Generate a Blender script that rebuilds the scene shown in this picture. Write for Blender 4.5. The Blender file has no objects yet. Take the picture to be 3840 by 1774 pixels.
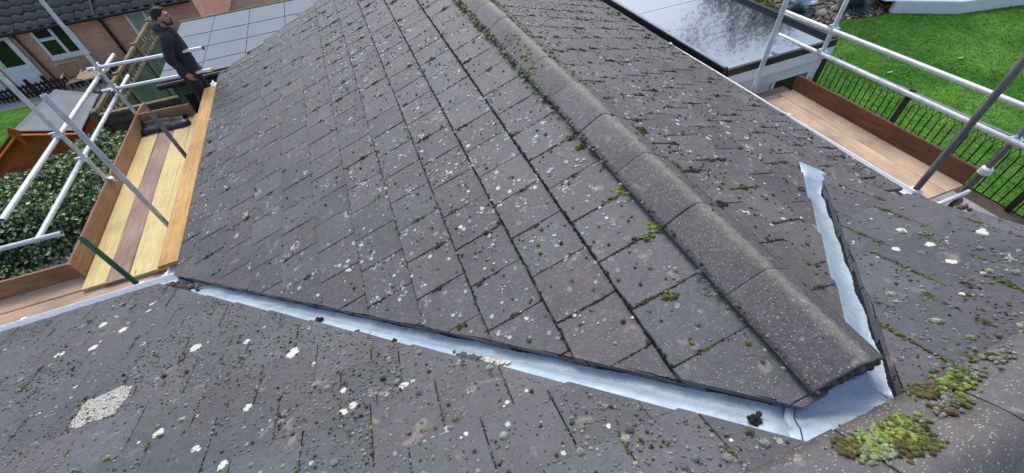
import bpy, bmesh, math, random
import numpy as np
from mathutils import Vector, Matrix, noise as mnoise

random.seed(11)
rng = np.random.default_rng(11)
scene = bpy.context.scene
col = scene.collection
H = 6.0                       # eye height above the ground; all builders work in coordinates relative to the eye

# ------------------------------------------------------------------ camera
cd = bpy.data.cameras.new('camera')
cam = bpy.data.objects.new('camera', cd)
col.objects.link(cam)
cd.sensor_fit = 'HORIZONTAL'
cd.sensor_width = 36.0
cd.lens = 1571.037 / 3840 * 36.0
cd.clip_start = 0.05
cd.clip_end = 500
RT = (0.92986363, -0.36017109, -0.07503612)
DN = (-0.31476031, -0.67322976, -0.66909463)
FW = (0.19047199, 0.64578516, -0.73937944)
cam.matrix_world = Matrix(((RT[0], -DN[0], -FW[0], 0), (RT[1], -DN[1], -FW[1], 0), (RT[2], -DN[2], -FW[2], H), (0, 0, 0, 1)))
scene.camera = cam

# ------------------------------------------------------------------ sky, sun, exposure
SUN_EL, SUN_AZ = math.radians(54), math.radians(6)     # azimuth from +Y towards +X
world = bpy.data.worlds.new('World')
scene.world = world
world.use_nodes = True
wn = world.node_tree
wn.nodes.clear()
sky = wn.nodes.new('ShaderNodeTexSky')
sky.sky_type = 'NISHITA'
sky.sun_disc = False
sky.sun_elevation = SUN_EL
sky.sun_rotation = SUN_AZ
sky.air_density = 1.0
sky.dust_density = 3.0
sky.ozone_density = 1.0
hs = wn.nodes.new('ShaderNodeHueSaturation')
hs.inputs['Saturation'].default_value = 0.95
bg = wn.nodes.new('ShaderNodeBackground')
bg.inputs['Strength'].default_value = 0.15
wo = wn.nodes.new('ShaderNodeOutputWorld')
wn.links.new(sky.outputs[0], hs.inputs['Color'])
wn.links.new(hs.outputs[0], bg.inputs['Color'])
wn.links.new(bg.outputs[0], wo.inputs['Surface'])
sl = bpy.data.lights.new('sun', 'SUN')
sl.energy = 0.72
sl.angle = math.radians(24)
sl.color = (1.0, 0.98, 0.95)
sun = bpy.data.objects.new('sun', sl)
col.objects.link(sun)
sd = Vector((math.sin(SUN_AZ) * math.cos(SUN_EL), math.cos(SUN_AZ) * math.cos(SUN_EL), math.sin(SUN_EL)))
sun.rotation_euler = sd.to_track_quat('Z', 'Y').to_euler()
sun.location = (0, 0, 30)
vs = scene.view_settings
vs.view_transform = 'Standard'
vs.look = 'None'
vs.exposure = 0.76
vs.gamma = 1.0
vs.use_curve_mapping = False

# ------------------------------------------------------------------ helpers
def V(*a):
    return Vector(a)

class MB:
    """collects geometry of one part"""
    def __init__(s):
        s.v = []; s.f = []; s.c = []
    def add(s, vs, fs, c=None):
        o = len(s.v)
        s.v += [tuple(p) for p in vs]
        s.f += [tuple(i + o for i in f) for f in fs]
        if c is not None:
            s.c += [c] * len(vs)
        return s
    def box(s, lo, hi, M=None):
        x0, y0, z0 = lo; x1, y1, z1 = hi
        p = [(x0, y0, z0), (x1, y0, z0), (x1, y1, z0), (x0, y1, z0), (x0, y0, z1), (x1, y0, z1), (x1, y1, z1), (x0, y1, z1)]
        if M is not None:
            p = [M @ Vector(q) for q in p]
        return s.add(p, [(3, 2, 1, 0), (4, 5, 6, 7), (0, 1, 5, 4), (1, 2, 6, 5), (2, 3, 7, 6), (3, 0, 4, 7)])
    def bar(s, p0, p1, w, t, up=(0, 0, 1)):
        p0, p1 = Vector(p0), Vector(p1)
        x = (p1 - p0); L = x.length; x.normalize()
        y = Vector(up).cross(x); y.normalize(); z = x.cross(y)
        M = Matrix(((x.x, y.x, z.x, p0.x), (x.y, y.y, z.y, p0.y), (x.z, y.z, z.z, p0.z), (0, 0, 0, 1)))
        return s.box((0, -w / 2, -t / 2), (L, w / 2, t / 2), M)
    def tube(s, p0, p1, r0, r1=None, n=12, cap=True):
        p0, p1 = Vector(p0), Vector(p1)
        r1 = r0 if r1 is None else r1
        x = (p1 - p0).normalized()
        a = x.orthogonal().normalized(); b = x.cross(a)
        vs = []
        for p, r in ((p0, r0), (p1, r1)):
            for k in range(n):
                t = 2 * math.pi * k / n
                vs.append(p + a * (r * math.cos(t)) + b * (r * math.sin(t)))
        fs = [(k, (k + 1) % n, n + (k + 1) % n, n + k) for k in range(n)]
        if cap:
            fs += [tuple(reversed(range(n))), tuple(range(n, 2 * n))]
        return s.add(vs, fs)
    def path(s, pts, r, n=6):
        for a, b in zip(pts[:-1], pts[1:]):
            s.tube(a, b, r, n=n)
        return s
    def sphere(s, c, r, n=10, m=7, M=None):
        if not hasattr(r, '__len__'):
            r = (r, r, r)
        vs = [(0, 0, -1)]
        for j in range(1, m):
            t = -math.pi / 2 + math.pi * j / m
            for k in range(n):
                a = 2 * math.pi * k / n
                vs.append((math.cos(t) * math.cos(a), math.cos(t) * math.sin(a), math.sin(t)))
        vs.append((0, 0, 1))
        fs = [(0, 1 + (k + 1) % n, 1 + k) for k in range(n)]
        for j in range(m - 2):
            o = 1 + j * n
            fs += [(o + k, o + (k + 1) % n, o + n + (k + 1) % n, o + n + k) for k in range(n)]
        o = 1 + (m - 2) * n; e = len(vs) - 1
        fs += [(o + k, o + (k + 1) % n, e) for k in range(n)]
        c = Vector(c)
        out = []
        for v in vs:
            p = Vector((v[0] * r[0], v[1] * r[1], v[2] * r[2]))
            if M is not None:
                p = M @ p
            out.append(p + c)
        return s.add(out, fs)
    def limb(s, pts, radii, n=12):
        for i, (p, r) in enumerate(zip(pts, radii)):
            s.sphere(p, r, n, 8)
            if i:
                s.tube(pts[i - 1], p, radii[i - 1], r, n)
        return s
    def mesh(s, name, loc=(0, 0, 0), smooth=False):
        me = bpy.data.meshes.new(name)
        L = Vector(loc)
        me.from_pydata([tuple(Vector(p) - L) for p in s.v], [], s.f)
        if s.c:
            at = me.color_attributes.new('tint', 'FLOAT_COLOR', 'POINT')
            at.data.foreach_set('color', np.array(s.c, dtype=np.float32).ravel())
        if smooth:
            me.polygons.foreach_set('use_smooth', [True] * len(me.polygons))
        me.update()
        return me

def tag(o, label=None, cat=None, group=None, kind=None):
    if label: o['label'] = label
    if cat: o['category'] = cat
    if group: o['group'] = group
    if kind: o['kind'] = kind
    return o

def obj(name, mesh, mat, parent=None, loc=None):
    o = bpy.data.objects.new(name, mesh)
    col.objects.link(o)
    if mat is not None and not mesh.materials:
        mesh.materials.append(mat)
    if parent is not None:
        o.parent = parent
    if loc is not None:
        o.location = loc
    return o

def thing(name, loc, label, cat, group=None):
    o = bpy.data.objects.new(name, None)
    o.empty_display_size = 0.2
    col.objects.link(o)
    o.location = loc
    return tag(o, label, cat, group)

def part(name, mb, mat, th, smooth=False, kind=None, parent=None):
    """a part of thing th given in world coordinates; parent = a part to hang it under"""
    loc = th.location
    o = obj(name, mb.mesh(name, loc, smooth), mat, parent or th)
    if kind: o['kind'] = kind
    return o

def solo(name, mb, mat, loc, label, cat, group=None, smooth=False):
    o = obj(name, mb.mesh(name, loc, smooth), mat, None, loc)
    return tag(o, label, cat, group)

def struct(name, mb, mat, smooth=False, kind='structure', parent=None):
    o = obj(name, mb.mesh(name, (0, 0, 0), smooth), mat, parent)
    o['kind'] = kind
    return o

def bevel(me, w, seg=1):
    bm = bmesh.new(); bm.from_mesh(me)
    bmesh.ops.bevel(bm, geom=bm.edges[:] , offset=w, segments=seg, affect='EDGES', clamp_overlap=True)
    bm.to_mesh(me); bm.free(); me.update()
    return me

def remeshed(mb, name, loc, voxel, smooth_it=2):
    """union of overlapping closed shapes into one continuous surface"""
    me = mb.mesh(name, loc)
    o = bpy.data.objects.new('tmp', me); col.objects.link(o)
    m = o.modifiers.new('r', 'REMESH'); m.mode = 'VOXEL'; m.voxel_size = voxel
    if smooth_it:
        m2 = o.modifiers.new('s', 'SMOOTH'); m2.factor = 0.5; m2.iterations = smooth_it
    dg = bpy.context.evaluated_depsgraph_get()
    out = bpy.data.meshes.new_from_object(o.evaluated_get(dg))
    bpy.data.objects.remove(o); bpy.data.meshes.remove(me)
    out.name = name
    out.polygons.foreach_set('use_smooth', [True] * len(out.polygons))
    return out

# ------------------------------------------------------------------ material toolkit
class Mat:
    def __init__(s, name):
        s.m = bpy.data.materials.new(name)
        s.m.use_nodes = True
        s.t = s.m.node_tree
        s.b = s.t.nodes['Principled BSDF']
    def n(s, typ, **kw):
        nd = s.t.nodes.new('ShaderNode' + typ)
        for k, v in kw.items():
            if hasattr(nd, k) and k not in nd.inputs:
                setattr(nd, k, v)
            else:
                s.set(nd, k, v)
        return nd
    def set(s, nd, k, v):
        i = nd.inputs[k]
        if isinstance(v, bpy.types.NodeSocket):
            s.t.links.new(v, i)
        else:
            i.default_value = v
    def noise(s, vec, scale, detail=3, rough=0.55, dist=0.0, w=None):
        nd = s.n('TexNoise')
        s.t.links.new(vec, nd.inputs['Vector'])
        nd.inputs['Scale'].default_value = scale
        nd.inputs['Detail'].default_value = detail
        nd.inputs['Roughness'].default_value = rough
        nd.inputs['Distortion'].default_value = dist
        return nd.outputs['Fac']
    def ramp(s, fac, stops, interp='LINEAR'):
        nd = s.n('ValToRGB')
        nd.color_ramp.interpolation = interp
        e = nd.color_ramp.elements
        while len(e) < len(stops):
            e.new(0.5)
        for k, (p, c) in enumerate(stops):
            e[k].position = p
            e[k].color = (c, c, c, 1) if not hasattr(c, '__len__') else tuple(c[:3]) + (1,)
        s.t.links.new(fac, nd.inputs[0])
        return nd.outputs[0]
    def mix(s, fac, a, b, mode='MIX'):
        nd = s.n('Mix', data_type='RGBA', blend_type=mode)
        for i, v in ((nd.inputs[0], fac), (nd.inputs[6], a), (nd.inputs[7], b)):
            if isinstance(v, bpy.types.NodeSocket):
                s.t.links.new(v, i)
            elif hasattr(v, '__len__'):
                i.default_value = tuple(v[:3]) + (1,)
            else:
                i.default_value = v
        return nd.outputs[2]
    def math(s, op, a, b=0.0):
        nd = s.n('Math', operation=op)
        for i, v in ((nd.inputs[0], a), (nd.inputs[1], b)):
            if isinstance(v, bpy.types.NodeSocket):
                s.t.links.new(v, i)
            else:
                i.default_value = v
        return nd.outputs[0]
    def pos(s):
        return s.n('NewGeometry').outputs['Position']
    def objco(s):
        return s.n('TexCoord').outputs['Object']
    def mapping(s, vec, scale=(1, 1, 1), loc=(0, 0, 0)):
        nd = s.n('Mapping')
        s.t.links.new(vec, nd.inputs['Vector'])
        if isinstance(loc, bpy.types.NodeSocket):
            s.t.links.new(loc, nd.inputs['Location'])
        else:
            nd.inputs['Location'].default_value = loc
        nd.inputs['Scale'].default_value = scale
        return nd.outputs[0]
    def rand(s):
        return s.n('ObjectInfo').outputs['Random']
    def vor(s, vec, scale, feature='F1', rnd=1.0):
        nd = s.n('TexVoronoi', feature=feature)
        s.t.links.new(vec, nd.inputs['Vector'])
        nd.inputs['Scale'].default_value = scale
        nd.inputs['Randomness'].default_value = rnd
        return nd
    def bump(s, h, strength=0.3, dist=0.01):
        nd = s.n('Bump')
        nd.inputs['Strength'].default_value = strength
        nd.inputs['Distance'].default_value = dist
        s.t.links.new(h, nd.inputs['Height'])
        s.t.links.new(nd.outputs[0], s.b.inputs['Normal'])
    def out(s, base=None, rough=None, metal=None, spec=None):
        for k, v in (('Base Color', base), ('Roughness', rough), ('Metallic', metal), ('Specular IOR Level', spec)):
            if v is None: continue
            if isinstance(v, bpy.types.NodeSocket):
                s.t.links.new(v, s.b.inputs[k])
            elif hasattr(v, '__len__'):
                s.b.inputs[k].default_value = tuple(v[:3]) + (1,)
            else:
                s.b.inputs[k].default_value = v
        return s.m

def srgb(r, g, b, k=1.0):
    def f(c):
        c /= 255.0
        return (c / 12.92 if c <= 0.04045 else ((c + 0.055) / 1.055) ** 2.4) * k
    return (f(r), f(g), f(b))

def tile_mat(name, base, warm, cool, lichen=1.0, speck=1.0, crest=False):
    m = Mat(name)
    p = m.pos(); r = m.rand()
    c = m.mix(m.ramp(r, [(0.0, 0.0), (0.25, 0.0), (0.3, 1.0), (1.0, 1.0)]), warm, base)
    c = m.mix(m.ramp(r, [(0.0, 0.0), (0.68, 0.0), (0.9, 0.8), (1.0, 1.0)]), c, cool)
    r2 = m.math('FRACT', m.math('MULTIPLY', r, 17.31))
    c = m.mix(1.0, c, m.ramp(r2, [(0, 0.84), (1, 1.12)]), 'MULTIPLY')
    c = m.mix(1.0, c, m.ramp(m.noise(p, 2.3, 4), [(0.3, 0.82), (0.7, 1.14)]), 'MULTIPLY')
    c = m.mix(1.0, c, m.ramp(m.noise(p, 26, 5, 0.65), [(0.28, 0.72), (0.72, 1.22)]), 'MULTIPLY')
    # worn pinkish patches
    wear = m.math('MULTIPLY', m.ramp(m.noise(p, 9, 4, 0.6, 0.6), [(0.62, 0), (0.70, 1)]), 0.45)
    c = m.mix(wear, c, srgb(176, 158, 148, 0.75))
    if crest:      # cream lichen bloom along the crest of a ridge tile
        sx = m.n('SeparateXYZ'); m.t.links.new(m.objco(), sx.inputs[0])
        bl = m.ramp(m.math('ADD', sx.outputs[0], 0.5), [(0.48, 0), (0.52, 0.6), (0.55, 0.6), (0.58, 0)])
        bl = m.math('MULTIPLY', bl, m.ramp(m.noise(p, 22, 5, 0.7), [(0.3, 0.2), (0.65, 1)]))
        c = m.mix(bl, c, srgb(176, 166, 146, 0.85))
    # fine quartz grain
    g = m.noise(p, 330, 2, 0.6)
    c = m.mix(1.0, c, m.ramp(g, [(0.3, 0.62), (0.5, 1.0), (0.72, 1.5)]), 'MULTIPLY')
    # pale pin-head lichen
    v = m.vor(p, 105)
    vc = m.n('SeparateColor'); m.t.links.new(v.outputs['Color'], vc.inputs[0])
    lim = m.math('MULTIPLY', vc.outputs[0], 0.30 * speck)
    dots = m.math('LESS_THAN', v.outputs['Distance'], m.math('SUBTRACT', lim, 0.03))
    c = m.mix(m.math('MULTIPLY', dots, 0.75), c, srgb(186, 184, 178, 0.85))
    # grey crust lichen, patchy
    q = m.mapping(p, (1, 1, 1), (3.1, 1.7, 0.4))
    jig = m.n('TexNoise'); m.t.links.new(p, jig.inputs['Vector']); jig.inputs['Scale'].default_value = 45
    va = m.n('VectorMath', operation='ADD'); m.t.links.new(q, va.inputs[0])
    sc = m.n('VectorMath', operation='SCALE'); m.t.links.new(jig.outputs['Color'], sc.inputs[0]); sc.inputs['Scale'].default_value = 0.018
    m.t.links.new(sc.outputs[0], va.inputs[1])
    v2 = m.vor(va.outputs[0], 17)
    vc2 = m.n('SeparateColor'); m.t.links.new(v2.outputs['Color'], vc2.inputs[0])
    lim2 = m.math('MULTIPLY', m.math('SUBTRACT', vc2.outputs[0], 1.0 - 0.55 * lichen), 0.62)
    crust = m.math('LESS_THAN', v2.outputs['Distance'], lim2)
    patch = m.ramp(m.noise(p, 1.7, 3), [(0.42, 0.15), (0.62, 1.0)])
    fr = m.ramp(m.noise(p, 120, 3), [(0.35, 0.25), (0.6, 1.0)])
    c = m.mix(m.math('MULTIPLY', m.math('MULTIPLY', crust, patch), m.math('MULTIPLY', fr, 0.55)), c, srgb(196, 194, 184, 0.8))
    # black pinpricks of dead moss
    v3 = m.vor(m.mapping(p, (1, 1, 1), (7.7, 2.2, 5.0)), 34)
    vc3 = m.n('SeparateColor'); m.t.links.new(v3.outputs['Color'], vc3.inputs[0])
    dk = m.math('LESS_THAN', v3.outputs['Distance'], m.math('MULTIPLY', m.math('SUBTRACT', vc3.outputs[1], 0.62), 0.34))
    c = m.mix(m.math('MULTIPLY', dk, 0.8), c, (0.016, 0.017, 0.012))
    if crest:
        c = m.mix(1.0, c, m.ramp(m.noise(p, 70, 4, 0.7), [(0.28, 0.6), (0.7, 1.3)]), 'MULTIPLY')
    hgt = m.math('ADD', m.math('MULTIPLY', g, 0.5), m.math('ADD', m.math('MULTIPLY', m.noise(p, 60, 4), 0.8), m.math('MULTIPLY', dots, 0.5)))
    m.bump(hgt, 1.0 if crest else 0.6, 0.006 if crest else 0.004)
    return m.out(c, 0.56, spec=0.5)

def simple(name, colr, rough=0.7, metal=0.0, var=0.15, scale=8, bump=0.0, bscale=40, spec=None):
    m = Mat(name)
    p = m.objco()
    c = m.mix(1.0, colr, m.ramp(m.noise(p, scale, 4), [(0.3, 1 - var), (0.7, 1 + var)]), 'MULTIPLY')
    if bump:
        m.bump(m.noise(p, bscale, 4), bump, 0.01)
    return m.out(c, rough, metal, spec)

def wood(name, colr, dark, grain=1.0, rough=0.7, dirt=0.3):
    m = Mat(name)
    rr = m.math('MULTIPLY', m.rand(), 30.0)
    cb = m.n('CombineXYZ'); m.t.links.new(rr, cb.inputs[0]); m.t.links.new(rr, cb.inputs[1])
    p = m.mapping(m.objco(), (0.55, 9, 9), cb.outputs[0])
    g = m.noise(p, 5, 5, 0.6, 0.8)
    c = m.mix(m.ramp(g, [(0.33, 0.0), (0.7, 1.0)]), dark, colr)
    c = m.mix(1.0, c, m.ramp(m.noise(m.mapping(m.objco(), (1, 1, 1), cb.outputs[0]), 2.3, 4), [(0.3, 1 - dirt), (0.65, 1.1)]), 'MULTIPLY')
    c = m.mix(1.0, c, m.ramp(m.noise(m.mapping(m.objco(), (2, 60, 60), cb.outputs[0]), 3, 3), [(0.3, 0.85), (0.7, 1.1)]), 'MULTIPLY')
    v = m.vor(m.mapping(m.objco(), (1.6, 5, 5), cb.outputs[0]), 1.6)
    kn = m.ramp(v.outputs['Distance'], [(0.045, 1), (0.10, 0)])
    c = m.mix(m.math('MULTIPLY', kn, 0.7), c, tuple(x * 0.35 for x in dark))
    m.bump(g, 0.25 * grain, 0.004)
    return m.out(c, rough, spec=0.3)

def moss_mat():
    m = Mat('moss')
    p = m.pos()
    a = m.n('VertexColor', layer_name='tint').outputs['Color']
    c = m.mix(1.0, a, m.ramp(m.noise(p, 190, 3, 0.7), [(0.25, 0.45), (0.7, 1.55)]), 'MULTIPLY')
    m.bump(m.noise(p, 240, 3, 0.7), 0.9, 0.006)
    m.b.inputs['Sheen Weight'].default_value = 0.25
    return m.out(c, 0.95, spec=0.1)

def leaf_mat(name, rough=0.5, trans=True):
    m = Mat(name)
    a = m.n('VertexColor', layer_name='tint').outputs['Color']
    m.out(a, rough, spec=0.3)
    return m.m

MT = {}
MT['tile'] = tile_mat('concrete_tile', srgb(81, 81, 84), srgb(85, 81, 82), srgb(77, 81, 84))
MT['tile_right'] = tile_mat('concrete_tile_right_light', srgb(88, 85, 83), srgb(91, 85, 81), srgb(85, 83, 83), 1.0)  # right slope's browner sky-light tone put into a second tile colour
MT['tile_m'] = tile_mat('concrete_tile_main', srgb(75, 77, 82), srgb(78, 76, 80), srgb(73, 78, 83), 0.4, 0.7)
MT['ridge'] = tile_mat('concrete_ridge', srgb(91, 89, 89), srgb(93, 90, 87), srgb(88, 88, 89), 0.7, 1.2, True)
MT['ridge_m'] = tile_mat('concrete_main_ridge', srgb(88, 86, 85), srgb(91, 87, 84), srgb(86, 85, 85), 0.7, 1.2)
MT['under'] = simple('roofing_felt', (0.012, 0.012, 0.013), 0.95)
MT['mortar'] = simple('ridge_mortar', srgb(84, 74, 66), 0.95, var=0.45, scale=30, bump=1.0, bscale=60)
MT['moss'] = moss_mat()
MT['upvc'] = simple('white_upvc', (0.78, 0.80, 0.82), 0.3, var=0.04)

def zinc():
    m = Mat('zinc_flashing')
    p = m.pos()
    c = m.mix(m.ramp(m.noise(p, 3.5, 5, 0.6), [(0.35, 0), (0.65, 1)]), (0.29, 0.39, 0.47), (0.42, 0.53, 0.61))
    st = m.ramp(m.noise(m.mapping(p, (1, 1, 1), (2, 5, 1)), 6, 6, 0.75, 0.6), [(0.54, 0), (0.72, 1)])
    c = m.mix(m.math('MULTIPLY', st, 0.55), c, srgb(120, 112, 100))
    c = m.mix(m.math('MULTIPLY', m.ramp(m.noise(p, 60, 3, 0.7), [(0.62, 0), (0.72, 1)]), 0.5), c, (0.10, 0.10, 0.09))
    c = m.mix(m.math('MULTIPLY', m.ramp(m.noise(m.mapping(p, (1, 1, 1), (8, 1, 3)), 2.6, 6, 0.75, 0.8), [(0.52, 0), (0.66, 1)]), 0.45), c, (0.20, 0.235, 0.26))
    c = m.mix(m.math('MULTIPLY', m.ramp(m.noise(m.mapping(p, (1, 1, 1), (1, 9, 3)), 16, 5, 0.75), [(0.60, 0), (0.70, 1)]), 0.5), c, (0.62, 0.68, 0.71))
    m.bump(m.noise(p, 11, 5, 0.6), 0.4, 0.02)
    return m.out(c, m.ramp(m.noise(p, 9, 3), [(0.3, 0.32), (0.7, 0.5)]), 0.2)
MT['zinc'] = zinc()
# ------------------------------------------------------------------ the roofs
RX, RZ, TB, TA, MZ = 1.2282, -1.4099, 0.39916, 0.41223, -1.5022
XL, XR = -2.286, 3.708
COVER, TT = 0.3035, 0.027            # tile cover width, tile thickness
CB = math.cos(math.atan(TB)); SB = math.sin(math.atan(TB))
CA = math.cos(math.atan(TA)); SA = math.sin(math.atan(TA))

class Slope:
    def __init__(s, O, X, Y, Z, cosp):
        s.O, s.X, s.Y, s.Z, s.cosp = V(*O), V(*X), V(*Y), V(*Z), cosp
    def at(s, a, d, h=0.0):
        """a along the course (world coordinate), d plan distance from the top, h above the plane"""
        return s.O + s.A * a - s.Y * (d / s.cosp) + s.Z * h
SLW = Slope((RX, 0, RZ - 0.08), (0, -1, 0), (CB, 0, SB), (-SB, 0, CB), CB); SLW.A = V(0, 1, 0)
SRW = Slope((RX, 0, RZ - 0.08), (0, 1, 0), (-CB, 0, SB), (SB, 0, CB), CB); SRW.A = V(0, 1, 0)
SMN = Slope((0, 0, MZ), (-1, 0, 0), (0, -CA, SA), (0, SA, CA), CA); SMN.A = V(1, 0, 0)

def tile_mesh(name, seed, L=0.40, G=0.325):
    r = random.Random(seed)
    w = COVER - 0.003
    k = 6
    low = [(w * i / k + (r.uniform(-.004, .004) if 0 < i < k else 0), r.uniform(-.004, .003)) for i in range(k + 1)]
    ring = low + [(w + r.uniform(-.0015, .0015), L * .5), (w, L), (0, L), (r.uniform(-.0015, .0015), L * .5)]
    cx, cy = w / 2, L / 2
    def top(x, y): return -TT * y / G
    bm = bmesh.new()
    inn, mid, bot = [], [], []
    for x, y in ring:
        ix = x + (0.003 if x < cx else -0.003); iy = y + (0.006 if y < cy else -0.0)
        inn.append(bm.verts.new((ix, iy, top(ix, iy) + r.uniform(-.0008, .0008))))
        mid.append(bm.verts.new((x, y, top(x, y) - (0.0045 if y < .01 else .002) - r.uniform(0, .001))))
        bot.append(bm.verts.new((x, y, top(x, y) - TT)))
    n = len(ring)
    bm.faces.new(inn)
    for i in range(n):
        j = (i + 1) % n
        bm.faces.new((mid[i], mid[j], inn[j], inn[i]))
        bm.faces.new((bot[i], bot[j], mid[j], mid[i]))
    bm.faces.new(list(reversed(bot)))
    me = bpy.data.meshes.new(name)
    bm.to_mesh(me); bm.free()
    return me

def cut_mesh(src, M, planes, loc, name):
    bm = bmesh.new(); bm.from_mesh(src)
    Mi = M.inverted()
    for co, no in planes:
        geom = bm.verts[:] + bm.edges[:] + bm.faces[:]
        lno = (M.to_3x3().transposed() @ Vector(no)).normalized()
        res = bmesh.ops.bisect_plane(bm, geom=geom, plane_co=Mi @ Vector(co), plane_no=lno, clear_outer=True, dist=1e-5)
        ed = [e for e in res['geom_cut'] if isinstance(e, bmesh.types.BMEdge)]
        if ed:
            bmesh.ops.edgenet_fill(bm, edges=ed)
    if len(bm.faces) < 3:
        bm.free(); return None
    me = bpy.data.meshes.new(name); bm.to_mesh(me); bm.free()
    return me

TILES = {}
def lay(slope, rows, mats, planes_fn, tiles, rnd):
    """rows: (d lower edge, list of a positions of the tile's local origin); tiles collects (distance, mesh, matrix, mat)"""
    for d, alist, gauge in rows:
        for a in alist:
            o = slope.at(a, d, rnd.uniform(-.0015, .003))
            ang = rnd.gauss(0, 0.004)
            Rz = Matrix.Rotation(ang, 3, slope.Z) @ Matrix.Rotation(rnd.gauss(0, .002), 3, slope.Y)
            X, Y, Z = Rz @ slope.X, Rz @ slope.Y, Rz @ slope.Z
            M = Matrix(((X.x, Y.x, Z.x, o.x), (X.y, Y.y, Z.y, o.y), (X.z, Y.z, Z.z, o.z), (0, 0, 0, 1)))
            src = mats[1][rnd.randrange(len(mats[1]))]
            corners = [M @ V(x, y, 0) for x in (0, COVER) for y in (0, 0.36)]
            pl = planes_fn(corners)
            need = []; gone = False
            for co, no in pl:
                dd = [(c - Vector(co)).dot(Vector(no)) for c in corners]
                if min(dd) > 0: gone = True; break
                if max(dd) > 0: need.append((co, no))
            if gone: continue
            me = src
            if need:
                me = cut_mesh(src, M, need, None, 'cut_tile')
                if me is None: continue
            ctr = M @ V(COVER / 2, .16, 0)
            tiles.append((ctr.length, me, M, mats[0]))

def place_tiles(tiles, roof, limit=298):
    tiles.sort(key=lambda t: t[0])
    for k, (dist, me, M, mat) in enumerate(tiles[:limit]):
        o = bpy.data.objects.new('tile', me)
        if not me.materials: me.materials.append(mat)
        col.objects.link(o)
        if me.materials[0] != mat:
            o.material_slots[0].link = 'OBJECT'; o.material_slots[0].material = mat
        o.parent = roof
        o.matrix_local = Matrix.Translation(-roof.location) @ M
    rest = tiles[limit:]
    if rest:
        bm = bmesh.new()
        mats = []
        for dist, me, M, mat in rest:
            if mat not in mats: mats.append(mat)
            n0 = len(bm.faces); v0 = len(bm.verts)
            bm.from_mesh(me)
            bm.verts.ensure_lookup_table(); bm.faces.ensure_lookup_table()
            for v in bm.verts[v0:]:
                v.co = M @ v.co - roof.location
            for f in bm.faces[n0:]:
                f.material_index = mats.index(mat)
        m2 = bpy.data.meshes.new('far_tiles'); bm.to_mesh(m2); bm.free()
        for mt in mats: m2.materials.append(mt)
        o = obj('far_tiles', m2, None, roof); o['kind'] = 'stuff'

variants = [tile_mesh('tile', s) for s in range(7)]
rt = random.Random(5)
# cut lines in plan: left valley  y + .968 x = s ; right valley  y - .968 x = s
SQ = math.hypot(1, .968)
YFAR = 7.86
def planes_lw(c):
    return [((0, .18, 0), (0, -1, 0)), ((0, 1.200, 0), (-.968 / SQ, -1 / SQ, 0)), ((0, YFAR, 0), (0, 1, 0)), ((RX - .02, 0, 0), (1, 0, 0))]
def planes_rw(c):
    pl = [((0, .18, 0), (0, -1, 0)), ((0, YFAR, 0), (0, 1, 0)), ((RX + .02, 0, 0), (-1, 0, 0))]
    xm = sum(p.x for p in c) / 4
    if xm < 2.86:
        pl.append(((0, -1.062, 0), (.968 / SQ, -1 / SQ, 0)))
    return pl
def planes_mn(c):
    xm = sum(p.x for p in c) / 4
    pl = [((2.815, 0, 0), (1, 0, 0)), ((0, 0.02, 0), (0, -1, 0))]
    if xm < 1.18:
        pl.append(((0, 1.022, 0), (.968 / SQ, 1 / SQ, 0)))
    else:
        pl.append(((0, -1.255, 0), (-.968 / SQ, 1 / SQ, 0)))
    return pl

wing = thing('wing_roof', (RX, 4.0, -2.9), 'gabled side roof of flat grey concrete tiles spotted with moss and lichen', 'roof')
main = thing('main_roof', (0, 1.5, -2.9), 'near roof slope of dark flat tiles covered in small moss cushions', 'roof')

wt = []
rows = []
for k in range(-1, 11):
    d = 0.4624 + 0.3125 * k
    if k == 10: d = 3.535
    off = 0.947 if k % 2 else 0.810
    rows.append((d, [off + COVER * i for i in range(-3, 25)], .3125))
rowsL = rows[1:]
lay(SLW, rowsL, (MT['tile'], variants), planes_lw, wt, rt)
rows = []
for k in range(0, 8):
    d = 0.4624 + 0.3125 * k
    if k == 7: d = XR - RX
    off = (0.70 if k % 2 else 0.86) - COVER
    lo = -3
    if d > 1.75: lo = int(math.ceil((1.27 + (0.0 if k % 2 else .05) - off) / COVER))
    rows.append((d, [off + COVER * i for i in range(lo, 26)], .3125))
lay(SRW, rows, (MT['tile_right'], variants), planes_rw, wt, rt)
def planes_fill(c):
    return [((2.822, 0, 0), (-1, 0, 0)), ((0, 1.30, 0), (0, -1, 0)), ((0, -1.064, 0), (-.968 / SQ, 1 / SQ, 0))]
lay(SRW, [rows[4]], (MT['tile_right'], variants), planes_fill, wt, rt)
place_tiles(wt, wing)

mt_ = []
rows = []
for k in range(0, 11):
    d = 0.365 + 0.30 * k
    if k == 10: d = 3.37
    off = -0.637 if k % 2 else -0.485     # rows whose lower edge is at 0.665, 1.265 ...
    rows.append((d, [off + COVER * i for i in range(-14, 13)], .30))
lay(SMN, rows, (MT['tile_m'], variants), planes_mn, mt_, rt)
place_tiles(mt_, main)

def quad(mb, pts):
    mb.add(pts, [tuple(range(len(pts)))])
    return mb
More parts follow.
